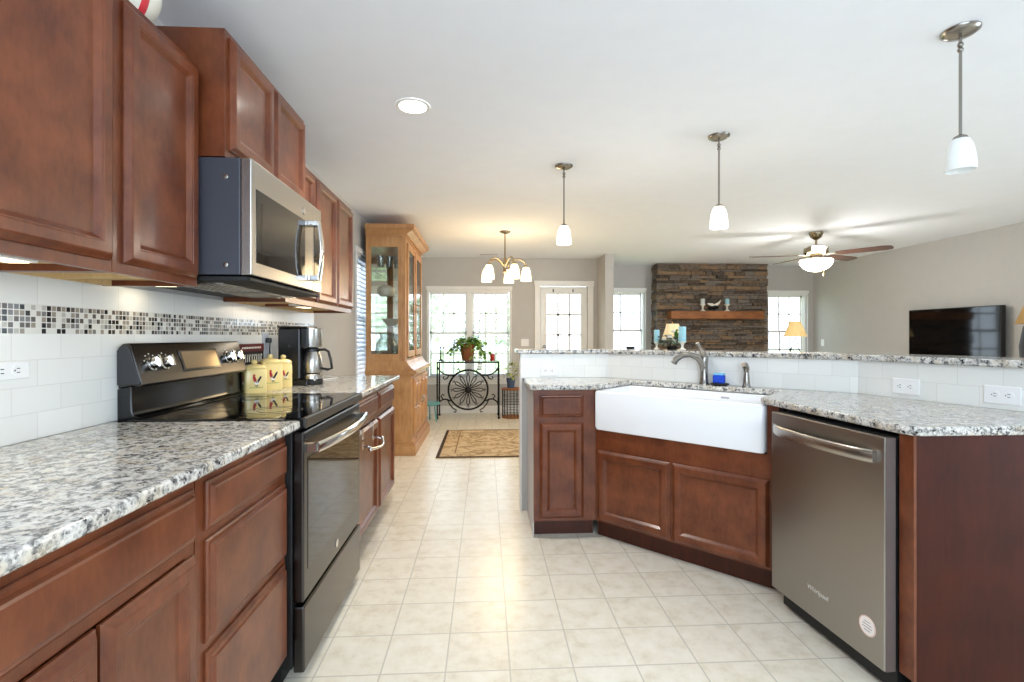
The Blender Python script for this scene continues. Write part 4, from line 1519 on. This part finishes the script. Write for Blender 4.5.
# ------------------------------------------------------------------ dining corner
# wrought iron console with a big round medallion
CY = 7.16
t = thing('console_table', 'black wrought iron console table with round medallion below the dining window', 'table', (-0.25, CY, 0))
hw, zt, dp = 0.445, 0.83, 0.34
for x in (-hw, hw):
    for y in (0.0, dp):
        b = MB()
        b.tube([(x, y, 0.0), (x, y, zt)], 0.011, 8)
        b.ball((x, y, 0.012), 0.018)
        for z in (0.25, 0.5):
            b.ball((x, y, z), 0.016, rz=0.012)
        b.build('leg', M['iron'], t, smooth=50)
b = MB()
for y in (0.0, dp):
    b.tube([(-hw, y, zt - 0.01), (hw, y, zt - 0.01)], 0.010, 8)
for x in (-hw, hw):
    b.tube([(x, 0, zt - 0.01), (x, dp, zt - 0.01)], 0.010, 8)
b.build('top_frame', M['iron'], t, smooth=50)
for x in (-hw, hw):
    MB().tube([(x, 0, 0.30), (x, dp, 0.30)], 0.008, 8).build('stretcher', M['iron'], t, smooth=50)
MB().box(-hw - 0.01, hw + 0.01, -0.012, dp + 0.012, zt, zt + 0.008).build('glass_top', M['cabglass'], t, bevel=0.002)
zc, R = 0.425, 0.285
b = MB()
b.tube([(R * math.cos(2 * PI * k / 40), 0, zc + R * math.sin(2 * PI * k / 40)) for k in range(40)], 0.014, 8, closed=True)
md = b.build('medallion_ring', M['iron'], t, smooth=60)
MB().ball((0, -0.005, zc), 0.052, 0.022, 0.052).build('medallion_boss', M['iron'], t, smooth=60)
for k in range(12):
    a = 2 * PI * k / 12
    ca, sa = math.cos(a), math.sin(a)
    b = MB()
    loop = []
    for j in range(16):
        q = 2 * PI * j / 16
        rr = 0.135 + 0.085 * math.cos(q)
        ww = 0.026 * math.sin(q) * (0.7 + 0.5 * math.cos(q))
        loop.append((rr * ca - ww * sa, 0, zc + rr * sa + ww * ca))
    b.tube(loop, 0.0075, 6, closed=True)
    b.tube([(0.21 * ca, 0, zc + 0.21 * sa), (R * ca, 0, zc + R * sa)], 0.004, 6)
    for s in (-1, 1):
        an = a + s * 0.13
        b.tube([(0.225 * ca, 0, zc + 0.225 * sa), (0.25 * math.cos(a + s * 0.08), 0, zc + 0.25 * math.sin(a + s * 0.08)), (0.24 * math.cos(an), 0, zc + 0.24 * math.sin(an))], 0.004, 6)
    b.build('medallion_petal', M['iron'], t, smooth=60)
for sx in (-1, 1):
    b = MB()
    def curve(pts, r=0.011):
        b.tube([(sx * x, 0, z) for x, z in pts], r, 7)
    curve([(hw, 0.76), (0.41, 0.70), (0.35, 0.655), (0.28, 0.635), (0.20, 0.635)])
    curve([(0.20, 0.635), (0.15, 0.66), (0.12, 0.70), (0.14, 0.73), (0.165, 0.715)], 0.009)
    curve([(0.28, 0.635), (0.30, 0.59), (0.34, 0.575), (0.36, 0.60), (0.345, 0.62)], 0.009)
    b.build('upper_scroll', M['iron'], t, smooth=60)
    b = MB()
    curve([(hw, 0.18), (0.42, 0.25), (0.36, 0.29), (0.30, 0.285), (0.25, 0.26)])
    curve([(0.30, 0.285), (0.27, 0.22), (0.22, 0.16), (0.17, 0.13), (0.18, 0.10), (0.21, 0.11)], 0.009)
    curve([(0.36, 0.29), (0.39, 0.33), (0.37, 0.36), (0.34, 0.345)], 0.009)
    b.build('lower_scroll', M['iron'], t, smooth=60)
ZTOP = zt + 0.008


def leaf_at(m, p, s, az, el, roll=0.0):
    m.M = Matrix.Translation(p) @ Matrix.Rotation(az, 4, 'Z') @ Matrix.Rotation(el, 4, 'Y') @ Matrix.Rotation(roll, 4, 'X')
    m.add([(0, 0, 0), (0.35 * s, 0.42 * s, 0.06 * s), (0.75 * s, 0.30 * s, 0.03 * s), (1.1 * s, 0, -0.10 * s), (0.75 * s, -0.30 * s, 0.03 * s), (0.35 * s, -0.42 * s, 0.06 * s), (0.5 * s, 0, -0.02 * s)],
          [(0, 1, 6), (1, 2, 6), (2, 3, 6), (3, 4, 6), (4, 5, 6), (5, 0, 6)])
    m.M = Matrix.Identity(4)


t = thing('potted_vine', 'leafy green vine in a brown woven pot on the iron console', 'plant', (-0.265, CY + 0.15, ZTOP + 0.0005))
MB().lathe([(0.075, 0), (0.08, 0.01), (0.115, 0.23), (0.122, 0.25), (0.11, 0.25), (0.10, 0.22), (0.002, 0.22)], seg=22).build('pot', M['terracotta'], t, smooth=40)
m = MB()
st = MB()
rnd = random.Random(11)
for k in range(34):
    a = rnd.uniform(0, 2 * PI)
    reach = rnd.uniform(0.10, 0.25)
    up = rnd.uniform(0.0, 0.12)
    drop = rnd.uniform(-0.05, 0.2)
    P = []
    for j in range(5):
        s = j / 4
        P.append((0.08 * math.cos(a) + reach * s * math.cos(a), 0.5 * (0.08 * math.sin(a) + reach * s * math.sin(a)), 0.24 + up * math.sin(PI * min(1, s * 1.2)) - drop * s * s))
    st.tube(P, 0.003, 5)
    for j in range(1, 5):
        for _ in range(2):
            q = Vector(P[j]) + Vector((rnd.uniform(-0.03, 0.03), rnd.uniform(-0.03, 0.03), rnd.uniform(-0.02, 0.03)))
            leaf_at(m, q, rnd.uniform(0.045, 0.075), rnd.uniform(0, 6.28), rnd.uniform(0.0, 1.1), rnd.uniform(-0.5, 0.5))
m.build('foliage', M['leaf'], t, smooth=180)
st.build('stem', M['leaf'], t)
o = thing('red_candle', 'short red candle on the iron console right of the potted vine', 'candle', (0.105, CY + 0.10, ZTOP))
MB().lathe([(0.034, 0), (0.036, 0.004), (0.036, 0.095), (0.032, 0.098), (0.02, 0.09), (0.002, 0.09)], seg=20).build('wax', M['red'], o, smooth=40)
MB().tube([(0, 0, 0.09), (0.001, 0, 0.108)], 0.0015, 6).build('wick', M['blackmat'], o)
o = thing('candlestick', 'slim black candlestick at the hutch end of the iron console', 'candlestick', (-0.655, CY + 0.12, ZTOP))
MB().lathe([(0.035, 0), (0.03, 0.01), (0.012, 0.025), (0.011, 0.10), (0.018, 0.115), (0.011, 0.13), (0.011, 0.185), (0.016, 0.195), (0.014, 0.215), (0.004, 0.22)], seg=16).build('column', M['iron'], o, smooth=50)
# little round plant stand
BX, BY = 0.395, 7.28
t = thing('wire_side_table', 'small round side table with wood top and black wire cage beside the console', 'table', (BX, BY, 0))
MB().lathe([(0.155, 0.41), (0.16, 0.415), (0.16, 0.432), (0.155, 0.437), (0.002, 0.437)], seg=32).build('table_top', M['mantel'], t, smooth=40)
MB().lathe([(0.150, 0.0), (0.155, 0.006), (0.155, 0.022), (0.002, 0.022)], seg=32).build('base', M['mantel'], t, smooth=40)
b = MB()
for k in range(18):
    a = 2 * PI * k / 18
    b.tube([(0.145 * math.cos(a), 0.145 * math.sin(a), 0.02), (0.145 * math.cos(a), 0.145 * math.sin(a), 0.412)], 0.004, 6)
for z in (0.09, 0.17, 0.25, 0.33):
    b.tube([(0.145 * math.cos(2 * PI * k / 30), 0.145 * math.sin(2 * PI * k / 30), z) for k in range(30)], 0.0035, 6, closed=True)
b.build('wire_cage', M['iron'], t)
t = thing('potted_plant', 'small pale green plant in a blue pot on the wire side table', 'plant', (BX - 0.02, BY, 0.4375))
MB().lathe([(0.045, 0), (0.05, 0.01), (0.068, 0.13), (0.072, 0.145), (0.062, 0.145), (0.055, 0.12), (0.002, 0.12)], seg=20).build('pot', M['bluepot'], t, smooth=40)
m = MB()
rnd = random.Random(5)
for k in range(90):
    a = rnd.uniform(0, 6.28)
    rr = rnd.uniform(0, 0.12)
    z = 0.15 + rnd.uniform(0, 0.26) * (1 - rr * 3)
    leaf_at(m, (rr * math.cos(a) + 0.03 * (z - 0.15) / 0.2, rr * math.sin(a), z), rnd.uniform(0.035, 0.065), a, rnd.uniform(-0.9, 0.6))
m.build('foliage', M['paleleaf'], t, smooth=180)
t = thing('teal_stool', 'low teal stool showing between the oak hutch and the iron console', 'stool', (-0.80, 7.02, 0))
MB().lathe([(0.10, 0.225), (0.155, 0.235), (0.16, 0.255), (0.15, 0.268), (0.02, 0.272)], seg=28).build('seat', M['teal'], t, smooth=50)
for k in range(3):
    a = 2 * PI * k / 3 + PI / 2
    MB().tube([(0.10 * math.cos(a), 0.10 * math.sin(a), 0.23), (0.13 * math.cos(a), 0.13 * math.sin(a), 0.0)], 0.010, 8).build('leg', M['teal'], t, smooth=50)

# rug
t = thing('area_rug', 'beige patterned area rug with dark border and fringe on the dining floor', 'rug', (-0.49, 4.87, 0.0))
MB().box(0, 1.5, 0, 1.42, 0.0005, 0.009).build('pile', M['rug'], t)
m = MB()
rnd = random.Random(8)
for k in range(130):
    x = 1.5 * k / 130
    for y0, y1 in ((-0.045, 0.004), (1.416, 1.465)):
        dx = rnd.uniform(-0.008, 0.008)
        if y0 < 0:
            m.add([(x, y1, 0.006), (x + 0.006, y1, 0.006), (x + 0.006 + dx, y0, 0.0015), (x + dx, y0, 0.0015)], [(0, 1, 2, 3)])
        else:
            m.add([(x, y0, 0.006), (x + 0.006, y0, 0.006), (x + 0.006 + dx, y1, 0.0015), (x + dx, y1, 0.0015)], [(0, 1, 2, 3)])
m.build('fringe', M['fringe'], t)

outlet('white double light switch on the dining wall between window and back door', (0.62, YD - 0.0005, 1.10), 0, 0.12, 0.115, kind='switch', slots=False)
outlet('white light switch on the right living room wall beyond the amber lamp', (XR - 0.0005, 8.12, 1.09), -HALF, 0.075, 0.115, kind='switch', slots=False)

# ------------------------------------------------------------------ ceiling fixtures
def pendant(x, y, label, mat, lit):
    t = thing('pendant_light', label, 'pendant light', (x, y, ZC), 0, 'pendant lights over the bar')
    MB().lathe([(0.064, -0.0005), (0.063, -0.008), (0.048, -0.018), (0.018, -0.026), (0.007, -0.028)], seg=30).build('canopy', M['nickel'], t, smooth=50)
    m = MB()
    m.tube([(0, 0, -0.026), (0, 0, -0.05)], 0.006, 8)
    m.ball((0, 0, -0.058), 0.011)
    m.ball((0, 0, -0.078), 0.011)
    m.tube([(0, 0, -0.08), (0, 0, -0.42)], 0.0055, 10)
    m.build('rod', M['nickel'], t, smooth=50)
    MB().lathe([(0.009, -0.418), (0.022, -0.426), (0.026, -0.436), (0.024, -0.442)], seg=24).build('socket_cap', M['nickel'], t, smooth=50)
    MB().lathe([(0.020, -0.432), (0.029, -0.438), (0.040, -0.460), (0.047, -0.495), (0.051, -0.535), (0.051, -0.562), (0.047, -0.562), (0.045, -0.53), (0.040, -0.49), (0.030, -0.455), (0.020, -0.44)], seg=30, cap=False).build('glass_shade', mat, t, smooth=60)
    MB().ball((0, 0, -0.50), 0.018, rz=0.025).build('bulb', M['pend_on'] if lit else M['pend_off'], t, smooth=60)
    if lit:
        light('pendant_glow', 'POINT', (x, y, ZC - 0.60), 3, (1, 0.92, 0.78), size=0.05)


pendant(0.563, 3.511, 'lit frosted glass pendant hanging above the left end of the bar', M['pend_on'], True)
pendant(1.425, 2.937, 'lit frosted glass pendant hanging above the faucet, middle of the three', M['pend_on'], True)
pendant(1.900, 1.873, 'unlit frosted glass pendant above the dishwasher end, largest in view', M['pend_off'], False)

t = thing('recessed_light', 'round lit recessed downlight in the kitchen ceiling', 'light', (-0.385, 2.644, ZC))
MB().lathe([(0.092, -0.0004), (0.090, -0.006), (0.076, -0.008), (0.070, -0.003)], seg=36, cap=False).build('trim_ring', M['white'], t, smooth=50)
MB().lathe([(0.073, -0.003), (0.073, -0.005), (0.002, -0.005)], seg=36).build('lens', M['canlight'], t)
light('downlight_glow', 'SPOT', (-0.385, 2.644, ZC - 0.02), 40, (1, 0.95, 0.86), size=0.07, spot=(2.3, 0.6))

# chandelier
t = thing('chandelier', 'nickel five-arm chandelier with lit frosted shades over the dining rug', 'chandelier', (0.228, 5.75, ZC))
MB().lathe([(0.065, -0.0005), (0.062, -0.012), (0.03, -0.025), (0.008, -0.03)], seg=26).build('canopy', M['bronze'], t, smooth=50)
MB().tube([(0, 0, -0.025), (0, 0, -0.36)], 0.008, 10).build('stem', M['bronze'], t, smooth=50)
MB().lathe([(0.008, -0.30), (0.018, -0.32), (0.022, -0.36), (0.030, -0.38), (0.022, -0.40), (0.02, -0.46), (0.026, -0.475), (0.012, -0.50), (0.004, -0.51)], seg=22).build('hub', M['bronze'], t, smooth=50)
for k in range(5):
    a = -HALF + 0.40 + 2 * PI * k / 5
    ca, sa = math.cos(a), math.sin(a)
    m = MB()
    m.tube([(r_ * ca, r_ * sa, z_) for r_, z_ in ((0.02, -0.40), (0.06, -0.36), (0.12, -0.325), (0.18, -0.325), (0.23, -0.355), (0.25, -0.40))], 0.008, 10)
    arm = m.build('arm', M['bronze'], t, smooth=60)
    MB().lathe([(0.01, -0.385), (0.027, -0.40), (0.027, -0.42)], (0.25 * ca, 0.25 * sa, 0), 18).build('socket_cup', M['bronze'], arm, smooth=50)
    MB().lathe([(0.022, -0.41), (0.036, -0.425), (0.052, -0.47), (0.060, -0.53), (0.062, -0.575), (0.058, -0.575), (0.045, -0.48), (0.022, -0.42)], (0.25 * ca, 0.25 * sa, 0), 24, cap=False).build('glass_shade', M['chand'], arm, smooth=60)
light('chandelier_glow', 'POINT', (0.228, 5.75, ZC - 0.70), 17, (1, 0.72, 0.40), size=0.3)

# ceiling vent
t = thing('ceiling_vent', 'white slotted air vent in the dining ceiling near the window', 'vent', (0.05, 7.35, ZC))
MB().box(-0.15, 0.15, -0.06, 0.06, -0.006, -0.0003).build('vent_frame', M['white'], t, bevel=0.002)
m = MB()
for k in range(8):
    m.box(-0.13, 0.13, -0.05 + 0.0125 * k, -0.044 + 0.0125 * k, -0.0085, -0.0055)
m.build('vent_slats', M['greylam'], t)

# ceiling fan
t = thing('ceiling_fan', 'five-blade ceiling fan with lit glass bowl in the living room', 'fan', (3.895, 5.608, ZC))
MB().lathe([(0.075, -0.0005), (0.075, -0.02), (0.055, -0.06), (0.022, -0.085), (0.014, -0.09)], seg=28).build('canopy', M['bronze'], t, smooth=50)
MB().tube([(0, 0, -0.08), (0, 0, -0.17)], 0.012, 12).build('downrod', M['bronze'], t, smooth=50)
MB().lathe([(0.02, -0.155), (0.09, -0.165), (0.125, -0.185), (0.130, -0.24), (0.11, -0.262), (0.07, -0.275), (0.07, -0.305), (0.09, -0.31)], seg=32).build('motor_housing', M['bronze'], t, smooth=40)
MB().lathe([(0.168, -0.325), (0.174, -0.335), (0.165, -0.375), (0.130, -0.42), (0.075, -0.450), (0.03, -0.46), (0.004, -0.461)], seg=36).build('light_bowl', M['fanbowl'], t, smooth=60)
m = MB()
m.tube([(0.03, -0.08, -0.31), (0.03, -0.09, -0.43), (0.03, -0.09, -0.50)], 0.003, 6)
m.ball((0.03, -0.09, -0.51), 0.010, rz=0.016)
m.build('pull_chain', M['brass'], t, smooth=50)
ray = math.atan2(5.608, 3.895)
for k in range(5):
    a = ray + PI + 2 * PI * k / 5 + 0.05
    m = MB()
    m.M = Matrix.Rotation(a, 4, 'Z') @ Matrix.Translation((0, 0, -0.268)) @ Matrix.Rotation(-0.19, 4, 'X')
    pl = [(0.20, -0.045), (0.26, -0.062), (0.66, -0.072), (0.72, -0.055), (0.735, 0), (0.72, 0.055), (0.66, 0.072), (0.26, 0.062), (0.20, 0.045)]
    m.prism(pl, -0.004, 0.004)
    bl = m.build('blade', M['blade'], t, bevel=0.002)
    m = MB()
    m.M = Matrix.Rotation(a, 4, 'Z') @ Matrix.Translation((0, 0, -0.262))
    m.tube([(0.11, 0, -0.01), (0.16, 0, -0.004), (0.22, 0, -0.006), (0.28, 0, -0.006)], [(0.02, 0.005), (0.014, 0.005), (0.025, 0.004), (0.012, 0.004)], 10, flat=(0, 1, 0))
    m.build('blade_iron', M['bronze'], bl, smooth=50)
light('fan_glow', 'POINT', (3.895, 5.608, ZC - 0.52), 20, (1, 0.97, 0.92), size=0.15)

# ------------------------------------------------------------------ living room
# stacked-stone chimney breast
FX0, FX1, FY = 2.87, 4.76, 8.09
t = thing('stone_fireplace', 'floor-to-ceiling stacked brown ledgestone fireplace on the living room wall', 'fireplace')
MB().box(FX0 + 0.03, FX1 - 0.03, FY + 0.03, YL - 0.001, 0, ZC - 0.002).build('chimney_core', M['blackmat'], t)
m = MB()
rnd = random.Random(21)
def stone(x0, x1, y0, y1, z0, z1):
    g_ = 0.003
    j = lambda: rnd.uniform(-0.004, 0.004)
    vs = [(x + j(), y + j(), z + j()) for z in (z0 + g_, z1 - g_) for y in (y0, y1) for x in (x0 + g_, x1 - g_)]
    m.add(vs, [(0, 2, 3, 1), (4, 5, 7, 6), (0, 1, 5, 4), (2, 6, 7, 3), (0, 4, 6, 2), (1, 3, 7, 5)])
z = 0.0
while z < ZC - 0.02:
    h = min(rnd.choice((0.028, 0.035, 0.045, 0.055, 0.065)), ZC - 0.003 - z)
    x = FX0
    while x < FX1 - 0.01:
        w = rnd.uniform(0.10, 0.36)
        if FX1 - x - w < 0.08:
            w = FX1 - x
        if not (3.42 < x + w / 2 < 4.22 and z < 0.85):
            stone(x + (0 if x > FX0 else rnd.uniform(-0.02, 0.0)), x + w + (rnd.uniform(0, 0.02) if x + w >= FX1 - 1e-6 else 0), FY + rnd.uniform(-0.02, 0.012), FY + 0.05, z, z + h)
        x += w
    stone(FX0 + rnd.uniform(-0.02, 0.005), FX0 + 0.05, FY + 0.05, FY + 0.16, z, z + h)
    stone(FX0 + rnd.uniform(-0.02, 0.005), FX0 + 0.05, FY + 0.16, YL - 0.003, z, z + h)
    stone(FX1 - 0.05, FX1 + rnd.uniform(-0.005, 0.02), FY + 0.05, YL - 0.003, z, z + h)
    z += h
m.build('stone_veneer', M['stone'], t)
b = MB()
b.box(3.40, 4.24, FY - 0.03, FY + 0.03, 0.0, 0.06)
b.box(3.40, 3.46, FY - 0.03, FY + 0.03, 0.06, 0.86)
b.box(4.18, 4.24, FY - 0.03, FY + 0.03, 0.06, 0.86)
b.box(3.40, 4.24, FY - 0.03, FY + 0.03, 0.80, 0.88)
b.build('firebox_surround', M['blackmat'], t, bevel=0.004)
MB().box(3.46, 4.18, FY + 0.005, FY + 0.02, 0.06, 0.80).build('firebox_glass', M['blackglass'], t)
o = MB().box(3.03, 4.60, FY - 0.20, FY - 0.022, 1.485, 1.615).build('mantel_shelf', M['mantel'], None, bevel=0.012)
tag(o, 'rough orange-brown wood mantel beam on the stone fireplace', 'mantel')


def holder(x, y, z, h, rad, label, group):
    t = MB().lathe([(rad * 0.95, 0), (rad, 0.006), (rad * 0.8, h * 0.12), (rad * 0.38, h * 0.25), (rad * 0.30, h * 0.5), (rad * 0.42, h * 0.75), (rad * 0.9, h * 0.90), (rad * 1.05, h * 0.95), (rad * 1.05, h)], seg=22).build('candle_holder', M['cream'], smooth=50)
    t.location = (x, y, z)
    tag(t, label, 'candle holder', group)


def candle(x, y, z, h, rad, mat, label, group):
    t = thing('pillar_candle', label, 'candle', (x, y, z), 0, group)
    MB().lathe([(rad, 0), (rad, h - 0.004), (rad * 0.9, h), (rad * 0.5, h - 0.006), (0.002, h - 0.006)], seg=22).build('wax', mat, t, smooth=40)
    MB().tube([(0, 0, h - 0.008), (0.001, 0, h + 0.012)], 0.0015, 6).build('wick', M['blackmat'], t)


MYY = FY - 0.10
for x, mt, side in ((3.60, M['palewax'], 'left'), (4.015, M['bluecandle'], 'right')):
    holder(x, MYY, 1.616, 0.115, 0.046, 'white candle holder on the wood mantel, %s of the dark bird ornament' % side, 'candle holders on the mantel')
    candle(x, MYY, 1.7315, 0.09, 0.036, mt, 'pale %s pillar candle on the mantel, %s of the dark bird ornament' % ('grey' if side == 'left' else 'aqua', side), 'candles on the mantel')
t = thing('bird_ornament', 'small dark bird ornament with raised pale wings on the wood mantel', 'ornament', (3.795, MYY, 1.6155))
m = MB()
m.lathe([(0.03, 0), (0.03, 0.006), (0.008, 0.012), (0.006, 0.04)], seg=16)
m.ball((0, 0, 0.065), 0.085, 0.035, 0.035)
m.ball((-0.075, 0, 0.05), 0.028, 0.022, 0.024)
m.build('bird_body', M['iron'], t, smooth=60)
for s in (-1, 1):
    m = MB()
    m.tube([(0.0, 0.012 * s, 0.085), (0.04 * s, 0.02 * s, 0.105), (0.09 * s, 0.03 * s, 0.135 if s > 0 else 0.115), (0.13 * s, 0.03 * s, 0.185 if s > 0 else 0.125)], [(0.02, 0.008), (0.026, 0.007), (0.02, 0.006), (0.004, 0.003)], 10, flat=(0, 0, 1))
    m.build('wing', M['cream'], t, smooth=60)


def side_table(x, y, label, h=0.70, s=0.24):
    t = thing('end_table', label, 'table', (x, y, 0), 0, 'dark end tables beside the fireplace')
    MB().box(-s, s, -s, s, h - 0.03, h).build('table_top', M['blade'], t, bevel=0.006)
    MB().box(-s + 0.03, s - 0.03, -s + 0.03, s - 0.03, h - 0.11, h - 0.03).build('apron', M['blade'], t)
    for a in (-1, 1):
        for c_ in (-1, 1):
            MB().box(a * (s - 0.05) - 0.02, a * (s - 0.05) + 0.02, c_ * (s - 0.05) - 0.02, c_ * (s - 0.05) + 0.02, 0, h - 0.11).build('leg', M['blade'], t)


def table_lamp(x, y, z, label, mat, energy, zs, hs, r0, r1):
    """zs = shade bottom height above z, hs = shade height"""
    t = thing('table_lamp', label, 'lamp', (x, y, z), 0, 'table lamps in the living room')
    MB().lathe([(0.09, 0), (0.09, 0.012), (0.03, 0.03), (0.012, 0.04)], seg=24).build('base', M['iron'], t, smooth=50)
    m = MB()
    for s in (-1, 1):
        m.tube([(0.01 * s, 0, 0.03), (0.05 * s, 0, 0.10), (0.085 * s, 0, 0.18), (0.075 * s, 0, 0.27), (0.03 * s, 0, zs - 0.08), (0.0, 0, zs - 0.02)], 0.008, 8)
        m.tube([(0.085 * s, 0, 0.18), (0.05 * s, 0, 0.24), (0.02 * s, 0, 0.22), (0.03 * s, 0, 0.18), (0.05 * s, 0, 0.19)], 0.006, 8)
        m.tube([(0.075 * s, 0, 0.27), (0.05 * s, 0, 0.31), (0.02 * s, 0, 0.29), (0.04 * s, 0, 0.27)], 0.006, 8)
    m.build('scroll_stand', M['iron'], t, smooth=60)
    MB().tube([(0, 0, zs - 0.03), (0, 0, zs + hs + 0.012)], 0.006, 8).build('stem', M['brass'], t)
    m = MB()
    n = 8
    def ringp(r_, z_):
        return [(r_ * (1.0 if j % 2 == 0 else 0.965) * math.cos(PI * j / n), r_ * (1.0 if j % 2 == 0 else 0.965) * math.sin(PI * j / n), z_) for j in range(2 * n)]
    m.loft([ringp(r0, zs), ringp(r0 * 0.80 + r1 * 0.12, zs + hs * 0.3), ringp(r0 * 0.42 + r1 * 0.5, zs + hs * 0.65), ringp(r1, zs + hs), ringp(r1 - 0.004, zs + hs), ringp(r0 - 0.004, zs)], cap=False, closed=True)
    m.build('lamp_shade', mat, t)
    MB().ball((0, 0, zs + hs + 0.02), 0.012).build('finial', M['brass'], t, smooth=60)
    if energy:
        light('lamp_glow', 'POINT', (x, y, z + zs + hs * 0.4), energy, (1, 0.72, 0.38), size=0.05)


side_table(4.79, 7.38, 'dark end table under the amber lamp right of the fireplace')
table_lamp(4.79, 7.38, 0.7005, 'lit table lamp with pleated amber shade in front of the right living room window', M['shade'], 1.6, 0.495, 0.235, 0.165, 0.075)
side_table(2.87, 7.42, 'dark end table under the cream lamp left of the fireplace')
table_lamp(2.87, 7.42, 0.7005, 'table lamp with cream shade left of the fireplace, behind the flowers', M['creamshade'], 1.2, 0.45, 0.24, 0.165, 0.095)

# television on the right wall
t = thing('television', 'large black flat television mounted on the right living room wall', 'television', (XR, 5.69, 1.17), -HALF)
TW, TH = 0.59, 0.375
b = MB()
b.box(-0.2, 0.2, -0.06, 0, -0.15, 0.15)
b.build('wall_mount', M['blackmat'], t)
b = MB()
b.box(-TW, TW, -0.115, -0.06, -TH, TH)
b.build('case', M['black'], t, bevel=0.004)
MB().box(-TW + 0.012, TW - 0.012, -0.1165, -0.1145, -TH + 0.018, TH - 0.012).build('display_screen', M['screen'], t)

# lamp at the right edge: dark stand with amber shade
t = thing('table_lamp', 'unlit tan-shaded lamp on a dark grey stand beside the television', 'lamp', (5.47, 4.60, 0), 0, 'table lamps in the living room')
MB().lathe([(0.16, 0), (0.16, 0.02), (0.05, 0.04), (0.06, 0.5), (0.12, 0.9), (0.13, 1.10), (0.10, 1.30), (0.03, 1.33)], seg=26).build('base', M['darkgrey'], t, smooth=50)
MB().lathe([(0.16, 1.325), (0.09, 1.52), (0.086, 1.52), (0.156, 1.325)], seg=26, cap=False).build('lamp_shade', M['tanshade'], t, smooth=50)

# ------------------------------------------------------------------ on the raised bar
def bar_pt(i, u, off):
    return wall_pt(i, u, off)[0]


ZBT = ZB1 + 0.0003
p1 = bar_pt(1, 0.175, 0.22)
p2 = bar_pt(1, 0.325, 0.14)
for p, r_, hh, lab in ((p1, 0.019, 0.05, 'slim white candle holder on the bar left of the flowers'), (p2, 0.024, 0.055, 'white flared candle holder on the bar right of the flowers')):
    holder(p[0], p[1], ZBT, hh, r_, lab, 'candle holders on the bar')
candle(p1[0], p1[1], ZBT + 0.0503, 0.085, 0.0185, M['bluecandle'], 'slim light blue pillar candle on the bar left of the flowers', 'light blue candles on the bar')
candle(p2[0], p2[1], ZBT + 0.0553, 0.098, 0.024, M['bluecandle'], 'thicker light blue pillar candle on the bar between flowers and faucet', 'light blue candles on the bar')
pf = bar_pt(1, 0.255, 0.21)
t = thing('flower_arrangement', 'small arrangement of pale blossoms and dusty greenery on the bar between blue candles', 'flowers', (pf[0], pf[1], ZBT))
MB().lathe([(0.03, 0), (0.034, 0.006), (0.034, 0.022), (0.028, 0.026), (0.002, 0.024)], seg=18).build('pot', M['iron'], t, smooth=50)
m = MB()
rnd = random.Random(14)
for k in range(190):
    a = rnd.uniform(0, 6.28)
    rr = 0.075 * math.sqrt(rnd.random())
    leaf_at(m, (rr * math.cos(a), rr * math.sin(a), 0.030 + rnd.uniform(0, 0.080) * (1.1 - rr * 6)), rnd.uniform(0.018, 0.034), a + rnd.uniform(-0.6, 0.6), rnd.uniform(-0.8, 0.6))
m.build('foliage', M['greyleaf'], t, smooth=180)
m = MB()
for k in range(26):
    leaf_at(m, (0.035 + rnd.uniform(-0.015, 0.015), -0.01 + rnd.uniform(-0.01, 0.01), 0.06 + rnd.uniform(0, 0.06)), rnd.uniform(0.02, 0.03), rnd.uniform(0, 6.28), rnd.uniform(-1.2, 0))
m.build('green_sprig', M['leaf'], t, smooth=180)
for x, y, z, s in ((-0.03, -0.03, 0.075, 0.022), (-0.055, 0.0, 0.06, 0.018), (0.0, -0.045, 0.06, 0.016), (0.01, 0.0, 0.115, 0.02), (0.045, -0.03, 0.05, 0.017)):
    m = MB()
    for k in range(3):
        m.lathe([(s * 0.2, 0), (s * (0.6 + 0.2 * k), s * 0.3), (s * (0.5 + 0.25 * k), s * (1.0 - 0.2 * k))], (x, y, z), 9, cap=False)
    m.ball((x, y, z + s * 0.5), s * 0.5)
    m.build('blossom', M['cream'], t, smooth=60)
pr = bar_pt(1, 0.03, 0.23)
o = MB().box(-0.03, 0.03, -0.018, 0.018, 0, 0.018).build('pocket_case', M['blackmat'], None, bevel=0.005)
o.location = (pr[0], pr[1], ZBT)
tag(o, 'small black case lying on the bar top below the partition window', 'case')
